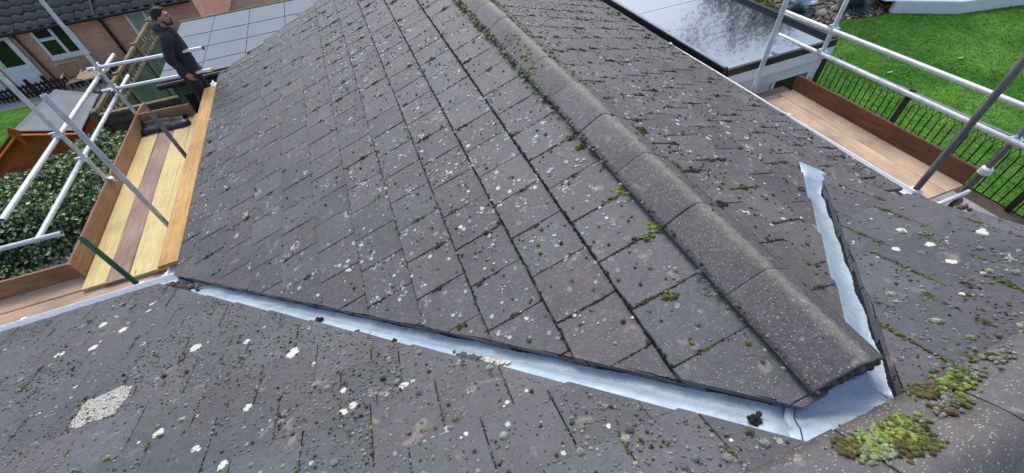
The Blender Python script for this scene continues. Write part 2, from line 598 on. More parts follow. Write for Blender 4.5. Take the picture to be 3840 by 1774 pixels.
# boarding under the tiles
mb = MB()
quad(mb, [SLW.at(YFAR - .02, 0, -.075), SLW.at(0.30, 0, -.075), SLW.at(.30, .25, -.075), SLW.at(1.25, 1.2, -.075), SLW.at(3.52, 3.5, -.075), SLW.at(YFAR - .02, 3.5, -.075)])
quad(mb, [SRW.at(0.30, 0, -.075), SRW.at(YFAR - .02, 0, -.075), SRW.at(YFAR - .02, 2.46, -.075), SRW.at(1.36, 2.46, -.075), SRW.at(1.36, 1.64, -.075), SRW.at(1.66, 1.50, -.075), SRW.at(.36, .14, -.075)])
part('underlay', mb, MT['under'], wing)
mb = MB()
quad(mb, [SMN.at(-6.4, -.12, -.08), SMN.at(-6.4, 3.33, -.08), SMN.at(-2.4, 3.22, -.08), SMN.at(.88, 0.02, -.08), SMN.at(1.46, .02, -.08), SMN.at(2.79, 1.32, -.08), SMN.at(2.79, -.12, -.08)])
quad(mb, [V(-6.4, -.12, -1.45), V(2.79, -.12, -1.45), V(2.79, -3.4, -2.83), V(-6.4, -3.4, -2.83)])
part('underlay', mb, MT['under'], main)

# ridge tiles -----------------------------------------------------
def ridge_mesh(name, half, rise, length, seed, t=0.02):
    r = random.Random(seed)
    n = 12
    prof = []
    for i in range(n + 1):
        u = -1 + 2 * i / n
        z = -rise * (math.sqrt(u * u + .025) - math.sqrt(.025)) / (math.sqrt(1.025) - math.sqrt(.025))
        prof.append((u * half, z))
    vs, fs = [], []
    m = 5
    for j in range(m + 1):
        y = length * (0, .02, .35, .65, .98, 1)[j]
        e = 0.002 if j in (0, m) else 0.0
        for x, z in prof:
            vs.append((x, y, z - e + r.uniform(-.0003, .0003)))
    N = n + 1
    for j in range(m):
        for i in range(n):
            a = j * N + i
            fs.append((a, a + 1, a + N + 1, a + N))
    o = len(vs)
    for j in range(m + 1):
        y = length * (0, .02, .35, .65, .98, 1)[j]
        for x, z in prof:
            vs.append((x * .96, y, z - t))
    for j in range(m):
        for i in range(n):
            a = o + j * N + i
            fs.append((a, a + N, a + N + 1, a + 1))
        for i in (0, n):
            a = j * N + i; b = o + a
            fs.append((a, a + N, b + N, b) if i == 0 else (a, b, b + N, a + N))
    for i in range(n):
        fs.append((i, o + i, o + i + 1, i + 1))
        a = m * N + i
        fs.append((a, a + 1, o + a + 1, o + a))
    me = bpy.data.meshes.new(name); me.from_pydata(vs, [], fs); me.update()
    me.polygons.foreach_set('use_smooth', [i < m * n for i in range(len(fs))])
    return me
RCX, RCZ = RX + .030, RZ - .038
rms = [ridge_mesh('ridge_tile', 0.168, 0.094, 0.4445, s) for s in range(4)]
y = 0.200
k = 0
while y < YFAR - .2:
    me = rms[k % 4]
    o = obj('ridge_tile', me, MT['ridge'], wing)
    o.location = V(RCX + rt.uniform(-.003, .003), y, RCZ + rt.uniform(-.003, .002)) - wing.location
    o.rotation_euler = (rt.gauss(0, .004), rt.gauss(0, .005), rt.gauss(0, .005))
    y += 0.4455; k += 1
rmm = [ridge_mesh('ridge_tile', 0.200, 0.115, 0.441, s + 10) for s in range(4)]
MCY = -0.115
MCZ = MZ - TA * (0.085) + 0.122
x = 2.83; k = 0
while x > -6.3:
    o = obj('ridge_tile', rmm[k % 4], MT['ridge_m'], main)
    o.location = V(x, MCY + rt.uniform(-.003, .003), MCZ + rt.uniform(-.003, .003)) - main.location
    o.rotation_euler = (rt.gauss(0, .008), 0, math.pi / 2 + rt.gauss(0, .004))
    x -= 0.4455; k += 1

# mortar bedding under the ridge
def mortar_strip(mb, pts, w, h, seed):
    r = random.Random(seed)
    for a, b in zip(pts[:-1], pts[1:]):
        L = (b - a).length
        n = max(2, int(L / .025))
        for i in range(n):
            p = a.lerp(b, (i + r.random()) / n)
            mb.sphere(p + V(r.uniform(-w, w), r.uniform(-w, w), r.uniform(-.006, .004)), (r.uniform(.6, 1.2) * h, r.uniform(.6, 1.2) * h, h * r.uniform(.5, .9)), 6, 4)
mb = MB()
mortar_strip(mb, [V(RCX - .150, .19, -1.538), V(RCX - .150, YFAR - .1, -1.538)], .003, .011, 1)
mortar_strip(mb, [V(RCX + .150, .19, -1.545), V(RCX + .150, YFAR - .1, -1.545)], .003, .011, 2)
for i in range(220):     # rough mortar closing the near end of the ridge
    u = rt.uniform(-.145, .145)
    z0 = RCZ - .028 - .09 * abs(u) / .162
    mb.sphere((RCX + u, .212 + rt.uniform(-.012, .02), rt.uniform(min(-1.60, z0 - .03), z0)), rt.uniform(.010, .020), 6, 4)
part('mortar', mb, MT['mortar'], wing, kind='stuff')
mb = MB()
mortar_strip(mb, [V(-6, .080, -1.549), V(2.8, .080, -1.549)], .003, .006, 3)
part('mortar', mb, MT['mortar'], main, kind='stuff')

MT['bedding'] = simple('shade_dark_bedding', srgb(27, 24, 22), .95, var=.5, scale=30, bump=1.0, bscale=70)  # mortar colour with the shade below the tile edges mixed in
MT['darkmoss'] = simple('dark_moss', srgb(38, 42, 26), .95, var=.5, scale=60, bump=1.0, bscale=150)
# valley flashing ---------------------------------------------------
def lw_z(x): return RZ - .08 - TB * (RX - x)
def rw_z(x): return RZ - .08 - TB * (x - RX)
def mn_z(y): return MZ - TA * y
def sheet(mb, rowsets, thick=0.0015):
    n = len(rowsets[0])
    vs = [p for r in rowsets for p in r]
    fs = []
    for j in range(len(rowsets) - 1):
        for i in range(n - 1):
            a = j * n + i
            fs.append((a, a + 1, a + n + 1, a + n))
    mb.add(vs, fs)
    return mb
rf = random.Random(9)
def flash_rows(x0, x1, sgn, segs):
    out = []
    for j in range(segs + 1):
        x = x0 + (x1 - x0) * j / segs
        row = []
        yc = (1.16 - .968 * x) if sgn < 0 else (.968 * x - 1.218)
        # across the valley: + = towards the wing, - = towards the main slope (plan offset perpendicular to valley line)
        dx, dy = (.968 / SQ, 1 / SQ) if sgn < 0 else (-.968 / SQ, 1 / SQ)
        for s, drop in ((.14, -.062), (.06, -.068), (-.005, -.068), (-.045, -.048), (-.055, -.040), (-.075, -.040), (-.13, -.038), (-.19, -.034)):
            if sgn > 0: s = max(s, -.07 - .002 * s)
            lift = 0
            if sgn > 0: s = min(s, .125); drop = drop - .026 if -.06 < s < .02 else drop + (.004 if s > .02 else 0)
            px, py = x + dx * s, yc + dy * s
            zw = lw_z(px) if sgn < 0 else rw_z(px)
            z = (zw if s > 0 else mn_z(py)) + lift + drop + .0012 * math.sin(9 * x + 4 * s) + .0015 * math.sin(23 * x)
            if sgn > 0 and x > 2.62:
                w_ = min(1, (x - 2.62) / .12); w_ = w_ * w_ * (3 - 2 * w_)
                z = z * (1 - w_) + w_ * (rw_z(px) + .007)
            row.append(V(px, py, z))
        out.append(row)
    return out
mb = MB(); sheet(mb, flash_rows(-2.33, 1.02, -1, 60))
vf = solo('valley_flashing', mb, MT['zinc'], (-.6, 1.75, -2.2), 'long pale blue-grey metal valley strip between the two roof slopes, left of the ridge', 'flashing', smooth=True)
mb = MB(); sheet(mb, flash_rows(2.84, 1.36, 1, 40))
vf2 = solo('valley_flashing', mb, MT['zinc'], (2.0, .75, -1.9), 'short puckered metal valley strip right of the ridge, running to the right-hand scaffold', 'flashing', smooth=True)
# saddle piece wrapped round the end of the side ridge
mb = MB()
ra, rb_ = flash_rows(1.0, 1.02, -1, 1)[1], flash_rows(1.38, 1.36, 1, 1)[1]
rowsS = []
for j in range(21):
    t = -.08 + 1.16 * j / 20
    rowsS.append([a_.lerp(b_, t) + V(0, 0, .003 + .0015 * math.sin(9 * t + i)) for i, (a_, b_) in enumerate(zip(ra, rb_))])
sheet(mb, rowsS)
sf = solo('saddle_flashing', mb, MT['zinc'], (1.18, .12, -1.56), 'small bright metal saddle folded round the near end of the ridge', 'flashing', smooth=True)
mb = MB()
for i in range(7):
    mb.bar(rowsS[2][i] + V(0, 0, .0016), rowsS[2][i + 1] + V(0, 0, .0016), .004, .002)
part('seam', mb, simple('lead_seam', (.03, .035, .04), .5), sf)
# rough bedding under the cut tiles of both valleys, darkened to hold their shade
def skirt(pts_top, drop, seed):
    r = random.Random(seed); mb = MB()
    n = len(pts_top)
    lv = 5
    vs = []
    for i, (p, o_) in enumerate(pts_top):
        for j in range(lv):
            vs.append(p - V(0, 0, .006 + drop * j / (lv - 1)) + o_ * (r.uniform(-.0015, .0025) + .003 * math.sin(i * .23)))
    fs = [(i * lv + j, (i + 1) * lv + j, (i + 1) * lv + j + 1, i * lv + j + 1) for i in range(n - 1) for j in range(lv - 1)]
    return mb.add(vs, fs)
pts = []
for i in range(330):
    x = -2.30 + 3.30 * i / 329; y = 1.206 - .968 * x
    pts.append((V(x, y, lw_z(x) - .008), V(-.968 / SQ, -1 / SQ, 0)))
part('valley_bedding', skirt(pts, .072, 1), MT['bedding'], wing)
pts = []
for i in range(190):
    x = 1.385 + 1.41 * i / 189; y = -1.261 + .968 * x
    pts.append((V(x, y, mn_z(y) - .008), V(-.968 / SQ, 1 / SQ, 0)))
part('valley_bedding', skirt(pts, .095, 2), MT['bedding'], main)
# moss lumps and a blister of dark paint fallen on the metal
for o_, nm, x, sgn, off, r, lb in ((0, 'moss_lump', -.78, -1, -.085, .030, 'biggest black-green moss lump lying on the long metal valley'), (0, 'moss_lump', -.50, -1, -.10, .018, 'small black moss lump on the long metal valley, right of the biggest'), (0, 'moss_lump', -.28, -1, -.10, .020, 'black moss lump on the metal valley left of the dark blister'), (0, 'moss_lump', .93, -1, -.06, .022, 'dark green moss ball on the metal valley near the saddle')):
    yc = 1.16 - .968 * x
    px, py = x + .968 / SQ * off, yc + off / SQ
    mb = MB(); P = V(px, py, mn_z(py) - .036)
    for k in range(14): mb.sphere(P + V(rt.gauss(0, r * .5), rt.gauss(0, r * .5), abs(rt.gauss(0, r * .4))), rt.uniform(.3, .55) * r, 7, 5)
    o = obj('moss_lump', remeshed(mb, 'moss_lump', P, .0035, 0), MT['darkmoss'], None, P)
    tag(o, lb, 'moss')
def blotch(x, off, r, cols, seed, n=26, h=.0035):
    """irregular thin patch lying on the long metal valley"""
    q = random.Random(seed); mb = MB()
    for k in range(n):
        dx_, do_ = q.gauss(0, r), q.gauss(0, r * .35)
        xx = x + dx_; yc = 1.16 - .968 * xx; s_ = off + do_
        px, py = xx + .968 / SQ * s_, yc + s_ / SQ
        c = V(px, py, mn_z(py) - .037 + .004 - .10 * max(0, s_ + .06))
        m_ = 7; rr = r * q.uniform(.2, .45)
        pts = [c + V(rr * math.cos(6.283 * i / m_) * q.uniform(.6, 1.2), rr * math.sin(6.283 * i / m_) * q.uniform(.6, 1.2), 0) for i in range(m_)]
        pts = [V(p.x, p.y, c.z - TA * (p.y - c.y)) for p in pts]
        mb.add(pts + [p + V(0, 0, h * q.uniform(.5, 1.2)) for p in pts], [tuple(range(m_, 2 * m_))] + [(i, (i + 1) % m_, m_ + (i + 1) % m_, m_ + i) for i in range(m_)])
    return mb
part('dark_blister', blotch(.07, -.085, .035, None, 5, 40), simple('tar_blister', (.035, .045, .06), .6, 0, .4, 40, .6, 60), vf, kind='stuff')
part('pale_crust', blotch(.17, -.07, .03, None, 6), simple('mortar_splash', srgb(206, 204, 186, .8), .9, 0, .2, 40, .6, 60), vf, kind='stuff')
part('dirt', blotch(-2.15, -.06, .08, None, 8, 40, .012), simple('leaf_litter', srgb(60, 48, 38), .95, 0, .5, 40, .8, 60), vf, kind='stuff')
for o in (vf, vf2, sf):
    md = o.modifiers.new('solid', 'SOLIDIFY'); md.thickness = .002; md.offset = -1

# white gutters ------------------------------------------------------
def gutter(name, p0, p1, out, label, brackets):
    """half-round gutter, p0-p1 = inner top edge, out = unit vector away from the wall"""
    th = thing(name, tuple((p0 + p1) / 2), label, 'gutter')
    out = Vector(out); r = .052
    ax = (p1 - p0); L = ax.length; ax.normalize()
    up = V(0, 0, 1)
    c0 = p0 + out * r
    def ring(p, rr):
        return [p + out * (rr * math.cos(math.pi + math.pi * k / 10)) + up * (rr * math.sin(math.pi + math.pi * k / 10)) for k in range(11)]
    mb = MB()
    vs = ring(c0, r) + ring(c0 + ax * L, r) + ring(c0, r - .005) + ring(c0 + ax * L, r - .005)
    fs = [(k, k + 1, 12 + k, 11 + k) for k in range(10)] + [(22 + k, 33 + k, 34 + k, 23 + k) for k in range(10)]
    fs += [(0, 11, 33, 22), (10, 32, 43, 21)]
    fs += [(k, 22 + k, 23 + k, k + 1) for k in range(10)] + [(11 + k, 12 + k, 34 + k, 33 + k) for k in range(10)]
    mb.add(vs, fs)
    mb.tube(c0 + out * (r + .001) + up * .002, c0 + ax * L + out * (r + .001) + up * .002, .007, n=8)
    mb.tube(c0 - out * (r + .001) + up * .002, c0 + ax * L - out * (r + .001) + up * .002, .005, n=8)
    part('channel', mb, MT['upvc'], th)
    for b in brackets:
        p = c0 + ax * (b * L)
        mb = MB()
        for w in (-.022, .0):
            a = ring(p + ax * w, r + .006); bb = ring(p + ax * (w + .022), r + .006)
            mb.add(a + bb, [(k, k + 1, 12 + k, 11 + k) for k in range(10)])
        mb.box((-.022, -.012, -.008), (.022, .012, .014), Matrix.Translation(p + out * (r + .004)) @ Matrix(((ax.x, out.x, 0, 0), (ax.y, out.y, 0, 0), (0, 0, 1, 0), (0, 0, 0, 1))))
        part('bracket', mb, MT['upvc'], th)
    return th
gutter('gutter', V(-2.31, 3.352, -2.912), V(-6.4, 3.352, -2.912), (0, 1, 0), 'white plastic gutter along the near left eave below the mossy slope', (.02, .068, .30, .62))
gutter('gutter', V(-2.300, 3.43, -2.945), V(-2.300, 7.78, -2.945), (-1, 0, 0), 'white plastic gutter hidden under the loose yellow plank at the left eave', (.02, .3, .6, .97))
gutter('gutter', V(3.742, 1.28, -2.545), V(3.655, 7.8, -2.56), (1, 0, 0), 'white plastic gutter along the right eave beside the brown planks', (.2, .5, .8))
# ------------------------------------------------------------------ moss and lichen on the roofs (uncountable: joined)
GREEN = [srgb(104, 112, 40, .75), srgb(86, 96, 36, .75), srgb(122, 128, 52, .75), srgb(66, 76, 32, .75)]
DARK = [srgb(46, 48, 28), srgb(58, 58, 34), srgb(38, 38, 26)]
GREY = [srgb(130, 134, 124, .95), srgb(116, 120, 112, .95), srgb(150, 154, 138, .95), srgb(104, 107, 102)]
LIME = [srgb(140, 160, 50, .9), srgb(120, 150, 60, .9), srgb(150, 165, 80, .9)]
BROWN = [srgb(92, 72, 30), srgb(80, 66, 28)]
rm = random.Random(21)
_dome = []
for n, mrings in ((7, 3),):
    pass
def dome(mb, c, X, Y, Z, r, h, tint, n=7):
    """low cushion on a surface"""
    a0 = rm.random() * 6.28
    vs = []
    for j, (rr, zz) in enumerate(((1.0, -.15), (.97, .35), (.66, .80))):
        for k in range(n):
            t = a0 + 2 * math.pi * k / n + .3 * j
            q = rr * r * rm.uniform(.82, 1.15)
            vs.append(c + X * (q * math.cos(t)) + Y * (q * math.sin(t)) + Z * (h * zz * rm.uniform(.85, 1.1)))
    vs.append(c + Z * h)
    fs = []
    for j in range(2):
        o = j * n
        fs += [(o + k, o + (k + 1) % n, o + n + (k + 1) % n, o + n + k) for k in range(n)]
    fs += [(2 * n + k, 2 * n + (k + 1) % n, 3 * n) for k in range(n)]
    mb.add(vs, fs, tuple(tint) + (1,))
    if r > .0058:      # leaf tips that make the cushion fuzzy
        for i in range(int(8 + r * 1500)):
            t = rm.random() * 6.283; e = rm.random() ** .6 * 1.45
            d = X * (math.cos(t) * math.sin(e)) + Y * (math.sin(t) * math.sin(e)) + Z * math.cos(e)
            b = c + (X * math.cos(t) + Y * math.sin(t)) * (r * math.sin(e) * .9) + Z * (h * math.cos(e) * .85)
            sd_ = d.cross(Z + X * .3).normalized() * (r * rm.uniform(.10, .17))
            tip = b + d * (r * rm.uniform(.25, .5)) + Z * (r * .1)
            f = rm.uniform(.8, 1.7)
            mb.add([b - sd_, b + sd_, tip], [(0, 1, 2)], (tint[0] * f, tint[1] * f, tint[2] * f, 1))
def vary(c, k=.18):
    f = rm.uniform(1 - k, 1 + k)
    return tuple(x * f * rm.uniform(1 - k * .25, 1 + k * .25) for x in c)
def surf(slope, a, d, rows_d, gauge):
    """height of the tile top at plan distance d"""
    up = None
    for rd in rows_d:
        if rd >= d - 1e-4:
            up = rd - d; break
    if up is None: up = 0
    return slope.at(a, d, -TT * min(up, gauge) / gauge)
LROWS = [r[0] for r in rowsL]
RROWS = [0.4624 + .3125 * k for k in range(7)] + [XR - RX]
MROWS = [.365 + .3 * k for k in range(10)] + [3.37]
def on(slope, a, d):
    if slope is SLW: return surf(slope, a, d, LROWS, .3125)
    if slope is SRW: return surf(slope, a, d, RROWS, .3125)
    return surf(slope, a, d, MROWS, .30)
def in_left(a, d):
    x = RX - d
    return 0.15 < d < 3.5 and a + .968 * x > 1.23 and a < YFAR - .03
def in_right(a, d):
    x = RX + d
    if not (0.15 < d < 2.46 and a < YFAR - .03): return False
    return (a - .968 * x > -1.04) if x < 2.84 else a > 1.36
def in_main(a, d):
    if not (-4.6 < a < 2.79 and .10 < d < 3.33): return False
    return (d + .968 * a < 1.0) if a < 1.18 else (d - .968 * a < -1.275)
def clump(mb, slope, a, d, r, cols, along=None, nb=None, h=.6):
    """irregular tuft made of several bumps; along = (da, dd) direction of a streak"""
    nb = int(1.8 * (nb or max(3, int(4 + r * 130))))
    for i in range(nb):
        if along:
            t = rm.uniform(-1, 1)
            aa = a + along[0] * t + rm.gauss(0, r * .3); dd = d + along[1] * t + rm.gauss(0, r * .3)
            f = 1 - .5 * abs(t)
        else:
            aa = a + rm.gauss(0, r * .55); dd = d + rm.gauss(0, r * .55); f = 1
        rr = r * rm.uniform(.22, .48) * f
        dome(mb, on(slope, aa, dd), slope.X, slope.Y, slope.Z, rr, rr * h * rm.uniform(.7, 1.3), vary(rm.choice(cols)))
moss_w, moss_m = MB(), MB()
def density(p, s, seed):
    return mnoise.noise(Vector((p[0] * s + seed, p[1] * s, seed * .7)))
# 1. moss in the side joints and at the tile corners of the side roof
for slope, rws, inside, prob in ((SLW, rowsL, in_left, 1.0), (SRW, rows if False else None, in_right, 1.0)):
    if rws is None:
        rws = []
        for k in range(8):
            d = RROWS[k]; off = (0.70 if k % 2 else 0.86) - COVER
            rws.append((d, [off + COVER * i for i in range(-3, 26)], .3125))
    for d, al, g in rws:
        for a in al:
            dens = density((a, d), .8, 3.0) * .8 + .5
            far = max(0, min(1, (a - 2) / 5))
            left = slope is SLW and d > 2.0
            # joint streak
            if rm.random() < (.62 + .3 * dens) * (.35 if left else 1) * (1.25 if slope is SRW else 1):
                n = rm.randint(1, 3)
                for i in range(n):
                    dd = d - rm.uniform(.01, .29)
                    if inside(a, dd):
                        L = rm.uniform(.015, .06)
                        cols = rm.choice([DARK, DARK, GREEN, DARK + GREEN[3:]] if slope is SLW else [DARK, GREEN, GREEN, DARK + GREEN])
                        clump(moss_w, slope, a, dd, rm.uniform(.007, .015), cols, (0, L), int(5 + L * 120))
            for rep in range(2 if slope is SRW else 1):
              if rm.random() < (.36 + .4 * dens) * (.45 if left else 1):
                  dd = d - rm.uniform(.02, .24)
                  if inside(a, dd):
                      clump(moss_w, slope, a + rm.uniform(-.01, .01), dd, rm.uniform(.016, .030) * (1 + .4 * far), rm.choice([GREEN[1:] + DARK, GREEN + DARK, DARK + GREEN[3:]]), (0, rm.uniform(.01, .05)), rm.randint(8, 16), .9)
            # dark line of dirt and moss in the side joint
            t0 = rm.uniform(0, .07); t1 = rm.uniform(.17, .31)
            for i in range(int((t1 - t0) * 170 * (.7 if left else 1))):
                dd = d - rm.uniform(t0, t1)
                if inside(a, dd):
                    r_ = rm.uniform(.0035, .0068)
                    dome(moss_w, on(slope, a + rm.gauss(0, .0012), dd), slope.X, slope.Y, slope.Z, r_, r_ * .6, vary(rm.choice(DARK + [srgb(34, 33, 26)])), 5)
            # dirt and dead moss under the lower edge; dark crumbs thicken the lap's shade line
            for i in range(60 if d < 1.5 else (18 if not left else 3)):
                aa = a - rm.random() * COVER
                dd = d + rm.uniform(.001, .007)
                if inside(aa, dd + .01) and dd < (3.45 if slope is SLW else 2.4):
                    r_ = rm.uniform(.004, .009)
                    dome(moss_w, on(slope, aa, dd), slope.X, slope.Y, slope.Z, r_, r_ * .9, vary(rm.choice(DARK[:1] + DARK[2:] + [srgb(30, 30, 24)])), 5)
            for i in range(rm.randint(1, 5)):
                aa = a - rm.random() * COVER
                if inside(aa, d - .004) and rm.random() < (.3 if left else .85):
                    dome(moss_w, on(slope, aa, d - .004), slope.X, slope.Y, slope.Z, rm.uniform(.004, .010), rm.uniform(.003, .008), vary(rm.choice(DARK)))
# 2. small cushions all over the side roof
for slope, inside, dmax, n in ((SLW, in_left, 3.5, 3600), (SRW, in_right, 2.46, 3600)):
    for i in range(n):
        a, d = rm.uniform(.1, YFAR), rm.uniform(.15, dmax)
        if not inside(a, d): continue
        if slope is SLW and d > 1.8 and rm.random() < .6: continue
        r = rm.choice((.004, .005, .006, .007, .009, .012))
        c = rm.choice(DARK + GREY[:2]) if r < .009 else rm.choice(GREY + GREEN)
        dome(moss_w, on(slope, a, d), slope.X, slope.Y, slope.Z, r, r * .75, vary(c))
# 3. the ridge: crumbs in the bedding on both sides, lichen-green on the far stretch
def ridge_pt(u, y):
    w_ = u / .168; z = RCZ - .094 * (math.sqrt(w_ * w_ + .025) - .158) / .854
    return V(RCX + u, y, z)
ZUP, XX, YY = V(0, 0, 1), V(1, 0, 0), V(0, 1, 0)
for i in range(1500):
    y = .3 + (YFAR - .4) * rm.random() ** .9
    far = max(0, min(1, (y - 1.6) / 2.5))
    if rm.random() > .25 + .75 * far: continue
    side = rm.choice((-1, 1))
    u = side * (.162 + rm.uniform(-.012, .03))
    if side > 0 and rm.random() < .5: u = rm.uniform(.05, .12)
    p = ridge_pt(u, y) if abs(u) < .160 else V(RCX + u, y, (lw_z(RCX + u) if u < 0 else rw_z(RCX + u)) + .004)
    r = rm.uniform(.006, .017) * (.7 + .5 * far)
    dome(moss_w, p, XX, YY, ZUP, r, r * .7, vary(rm.choice(GREY + GREEN + LIME[1:] if far > .3 else GREY + DARK)))
for i in range(420):      # brighter growth on the shaded far flank
    y = rm.uniform(2.2, 7.6); u = -rm.uniform(.03, .15)
    if density((y, u), 1.7, 8.0) < .12: continue
    r = rm.uniform(.006, .018)
    dome(moss_w, ridge_pt(u, y) if u > -.160 else V(RCX + u, y, lw_z(RCX + u) + .01), XX, YY, ZUP, r, r * .6, vary(rm.choice(LIME + GREY)))
def spot(mb, slope, a, d, r, cols, n=14, along=None):
    clump(mb, slope, a, d, r, cols, along, n, .75)
# bright tufts one can pick out by the ridge
for a, d, r, cols in ((1.13, .150, .035, LIME), (1.10, .215, .028, LIME + GREEN), (1.44, .165, .03, LIME), (1.9, .17, .03, GREEN), (2.02, .18, .03, GREEN), (.78, .30, .03, GREEN), (.70, .165, .02, GREY)):
    spot(moss_w, SLW, a, d, r, cols, 16, (.02, .02))
for a, d, r, cols in ((1.98, .22, .06, GREEN), (1.93, .30, .05, GREEN), (2.5, .2, .05, LIME), (1.52, .27, .035, GREEN), (.62, .15, .03, GREY + GREEN), (.55, .17, .03, GREEN), (.40, .16, .02, GREEN)):
    spot(moss_w, SRW, a, d, r, cols, 18, (.03, .0))
# 4. the near slope: hundreds of cushions
for i in range(62000):
    a, d = rm.uniform(-4.6, 2.79), rm.uniform(.1, 3.33)
    if not in_main(a, d): continue
    dn = density((a, d), 1.3, 5.0) + .6 * density((a, d), 5, 9.0)
    right = min(1, max(0, (a + 2.4) / 3.2))
    if rm.random() > .42 + .8 * dn + .38 * right: continue
    if a > 1.18 and rm.random() < .45: continue
    r = rm.choice((.003, .0035, .004, .004, .0045, .005, .005, .006, .007, .008))
    if rm.random() < .015 + .03 * right: r = rm.uniform(.009, .017)
    c = rm.choice(GREY + DARK[1:2]) if rm.random() < .97 else rm.choice(GREEN)
    if r > .012 and rm.random() < .6: c = rm.choice(GREY[:1] + GREY[2:3] + [srgb(130, 136, 100, .9)])
    dome(moss_m, on(SMN, a, d), SMN.X, SMN.Y, SMN.Z, r, r * rm.uniform(.7, 1.0), vary(c, .25), 6 if r < .01 else 9)
# streaks in the side joints of the near slope
for k, d in enumerate(MROWS):
    off = -0.637 if k % 2 else -0.485
    for i in range(-14, 13):
        a = off + COVER * i
        for j in range(rm.randint(1, 6)):
            dd = d - rm.uniform(.01, .28)
            if in_main(a, dd):
                cols = rm.choice([DARK, GREEN + DARK, GREEN + BROWN, GREY])
                clump(moss_m, SMN, a, dd, rm.uniform(.008, .02), cols, (0, rm.uniform(.01, .06)), rm.randint(5, 12), .7)
        if a > 1.18:
            for j in range(rm.randint(2, 4)):
                dd = d - rm.uniform(.01, .28)
                if in_main(a, dd):
                    clump(moss_m, SMN, a, dd, rm.uniform(.015, .026), GREEN + GREEN + DARK + BROWN, (0, rm.uniform(.02, .07)), rm.randint(8, 16), .7)
for i in range(700):
    a, d = rm.uniform(-3.8, 2.75), rm.uniform(.12, 3.2)
    if in_main(a, d) and density((a, d), 1.3, 5.0) > -.15:
        clump(moss_m, SMN, a, d, rm.uniform(.010, .022), rm.choice([GREEN + DARK, GREY + GREEN, BROWN + GREEN + DARK, GREY]), (rm.uniform(-.01, .01), rm.uniform(.0, .03)), rm.randint(4, 11), .8)
# the thick mats by the saddle and along the main ridge
def mat_at(x, y, r, cols, n):
    for i in range(n * 4):
        px, py = x + rm.gauss(0, r * .5), y - .03 + rm.gauss(0, r * .32)
        if py < .075:
            u = (py - MCY) / .2
            z = MCZ - .115 * min(1, abs(u)) ** 1.35
        else:
            z = mn_z(py)
        rr = rm.uniform(.004, .010)
        dome(moss_m, V(px, py, z + rm.uniform(0, .008)), XX, V(0, .95, -.3), V(0, .3, .95), rr, rr * .8, vary(rm.choice(cols)), 8)
for x, y, r, cols, n in ((1.175, .040, .05, GREEN + LIME, 46), (1.10, .055, .04, LIME + GREY, 30), (1.14, .0, .04, BROWN + GREEN, 26), (1.22, .03, .05, LIME + GREEN, 34), (1.20, -.02, .04, GREEN + BROWN, 26), (1.02, .06, .04, GREEN + BROWN, 24), (1.06, .015, .05, LIME + GREY, 26),
                         (1.42, .09, .05, GREEN + BROWN, 26), (1.50, .075, .06, GREEN + LIME, 34), (1.60, .085, .05, GREEN + GREY, 26), (1.43, .03, .04, GREY + GREEN, 18), (1.36, .03, .03, GREY + BROWN, 16), (1.75, .09, .06, BROWN + GREY, 24), (2.1, .085, .08, GREEN + GREY, 26), (2.5, .09, .08, GREEN, 20)):
    mat_at(x, y, r, cols, n)
for i in range(160):
    x = rm.uniform(-3.2, 2.7); rr = rm.uniform(.006, .014)
    if 1.40 < x: dome(moss_m, V(x, .09 + rm.uniform(-.01, .02), mn_z(.09) + .005), XX, YY, ZUP, rr, rr * .7, vary(rm.choice(GREY + GREEN)))
part('moss', moss_w, MT['moss'], wing, True, 'stuff')
part('moss', moss_m, MT['moss'], main, True, 'stuff')

# pale lichen discs, thin crusts lying on the tiles
def lichen_mat():
    m = Mat('lichen')
    p = m.pos()
    a = m.n('VertexColor', layer_name='tint').outputs['Color']
    c = m.mix(1.0, a, m.ramp(m.noise(p, 150, 4, 0.7), [(0.3, 0.78), (0.65, 1.12)]), 'MULTIPLY')
    m.bump(m.noise(p, 200, 3), .4, .002)
    return m.out(c, .9, spec=.15)
MT['lichen'] = lichen_mat()
PALE = [srgb(200, 206, 206, .78), srgb(182, 188, 190, .76), srgb(216, 216, 206, .82), srgb(160, 165, 166, .76), srgb(168, 172, 170, .76)]
PEACH = [srgb(178, 156, 140, .75), srgb(168, 150, 138, .75)]
def crust(mb, slope, a, d, r, tint, n=9, h=.0022, asp=1.0):
    c = on(slope, a, d)
    t0 = rm.random() * 6.28
    vs = []
    w = [rm.uniform(.72, 1.15) for k in range(n)]
    for rr, zz in ((1.0, 0.0), (.86, h)):
        for k in range(n):
            t = t0 + 2 * math.pi * k / n
            vs.append(c + slope.X * (r * rr * w[k] * math.cos(t) * asp) + slope.Y * (r * rr * w[k] * math.sin(t)) + slope.Z * (zz + .0006 + TT / .31 * 0))
    # follow the tilt of the tile
    fs = [(k, (k + 1) % n, n + (k + 1) % n, n + k) for k in range(n)] + [tuple(range(n, 2 * n))]
    tl = TT / .335
    vs = [v - slope.Z * (tl * ((v - c).dot(slope.Y))) for v in vs]
    mb.add(vs, fs, tuple(tint) + (1,))
lich_w, lich_m = MB(), MB()
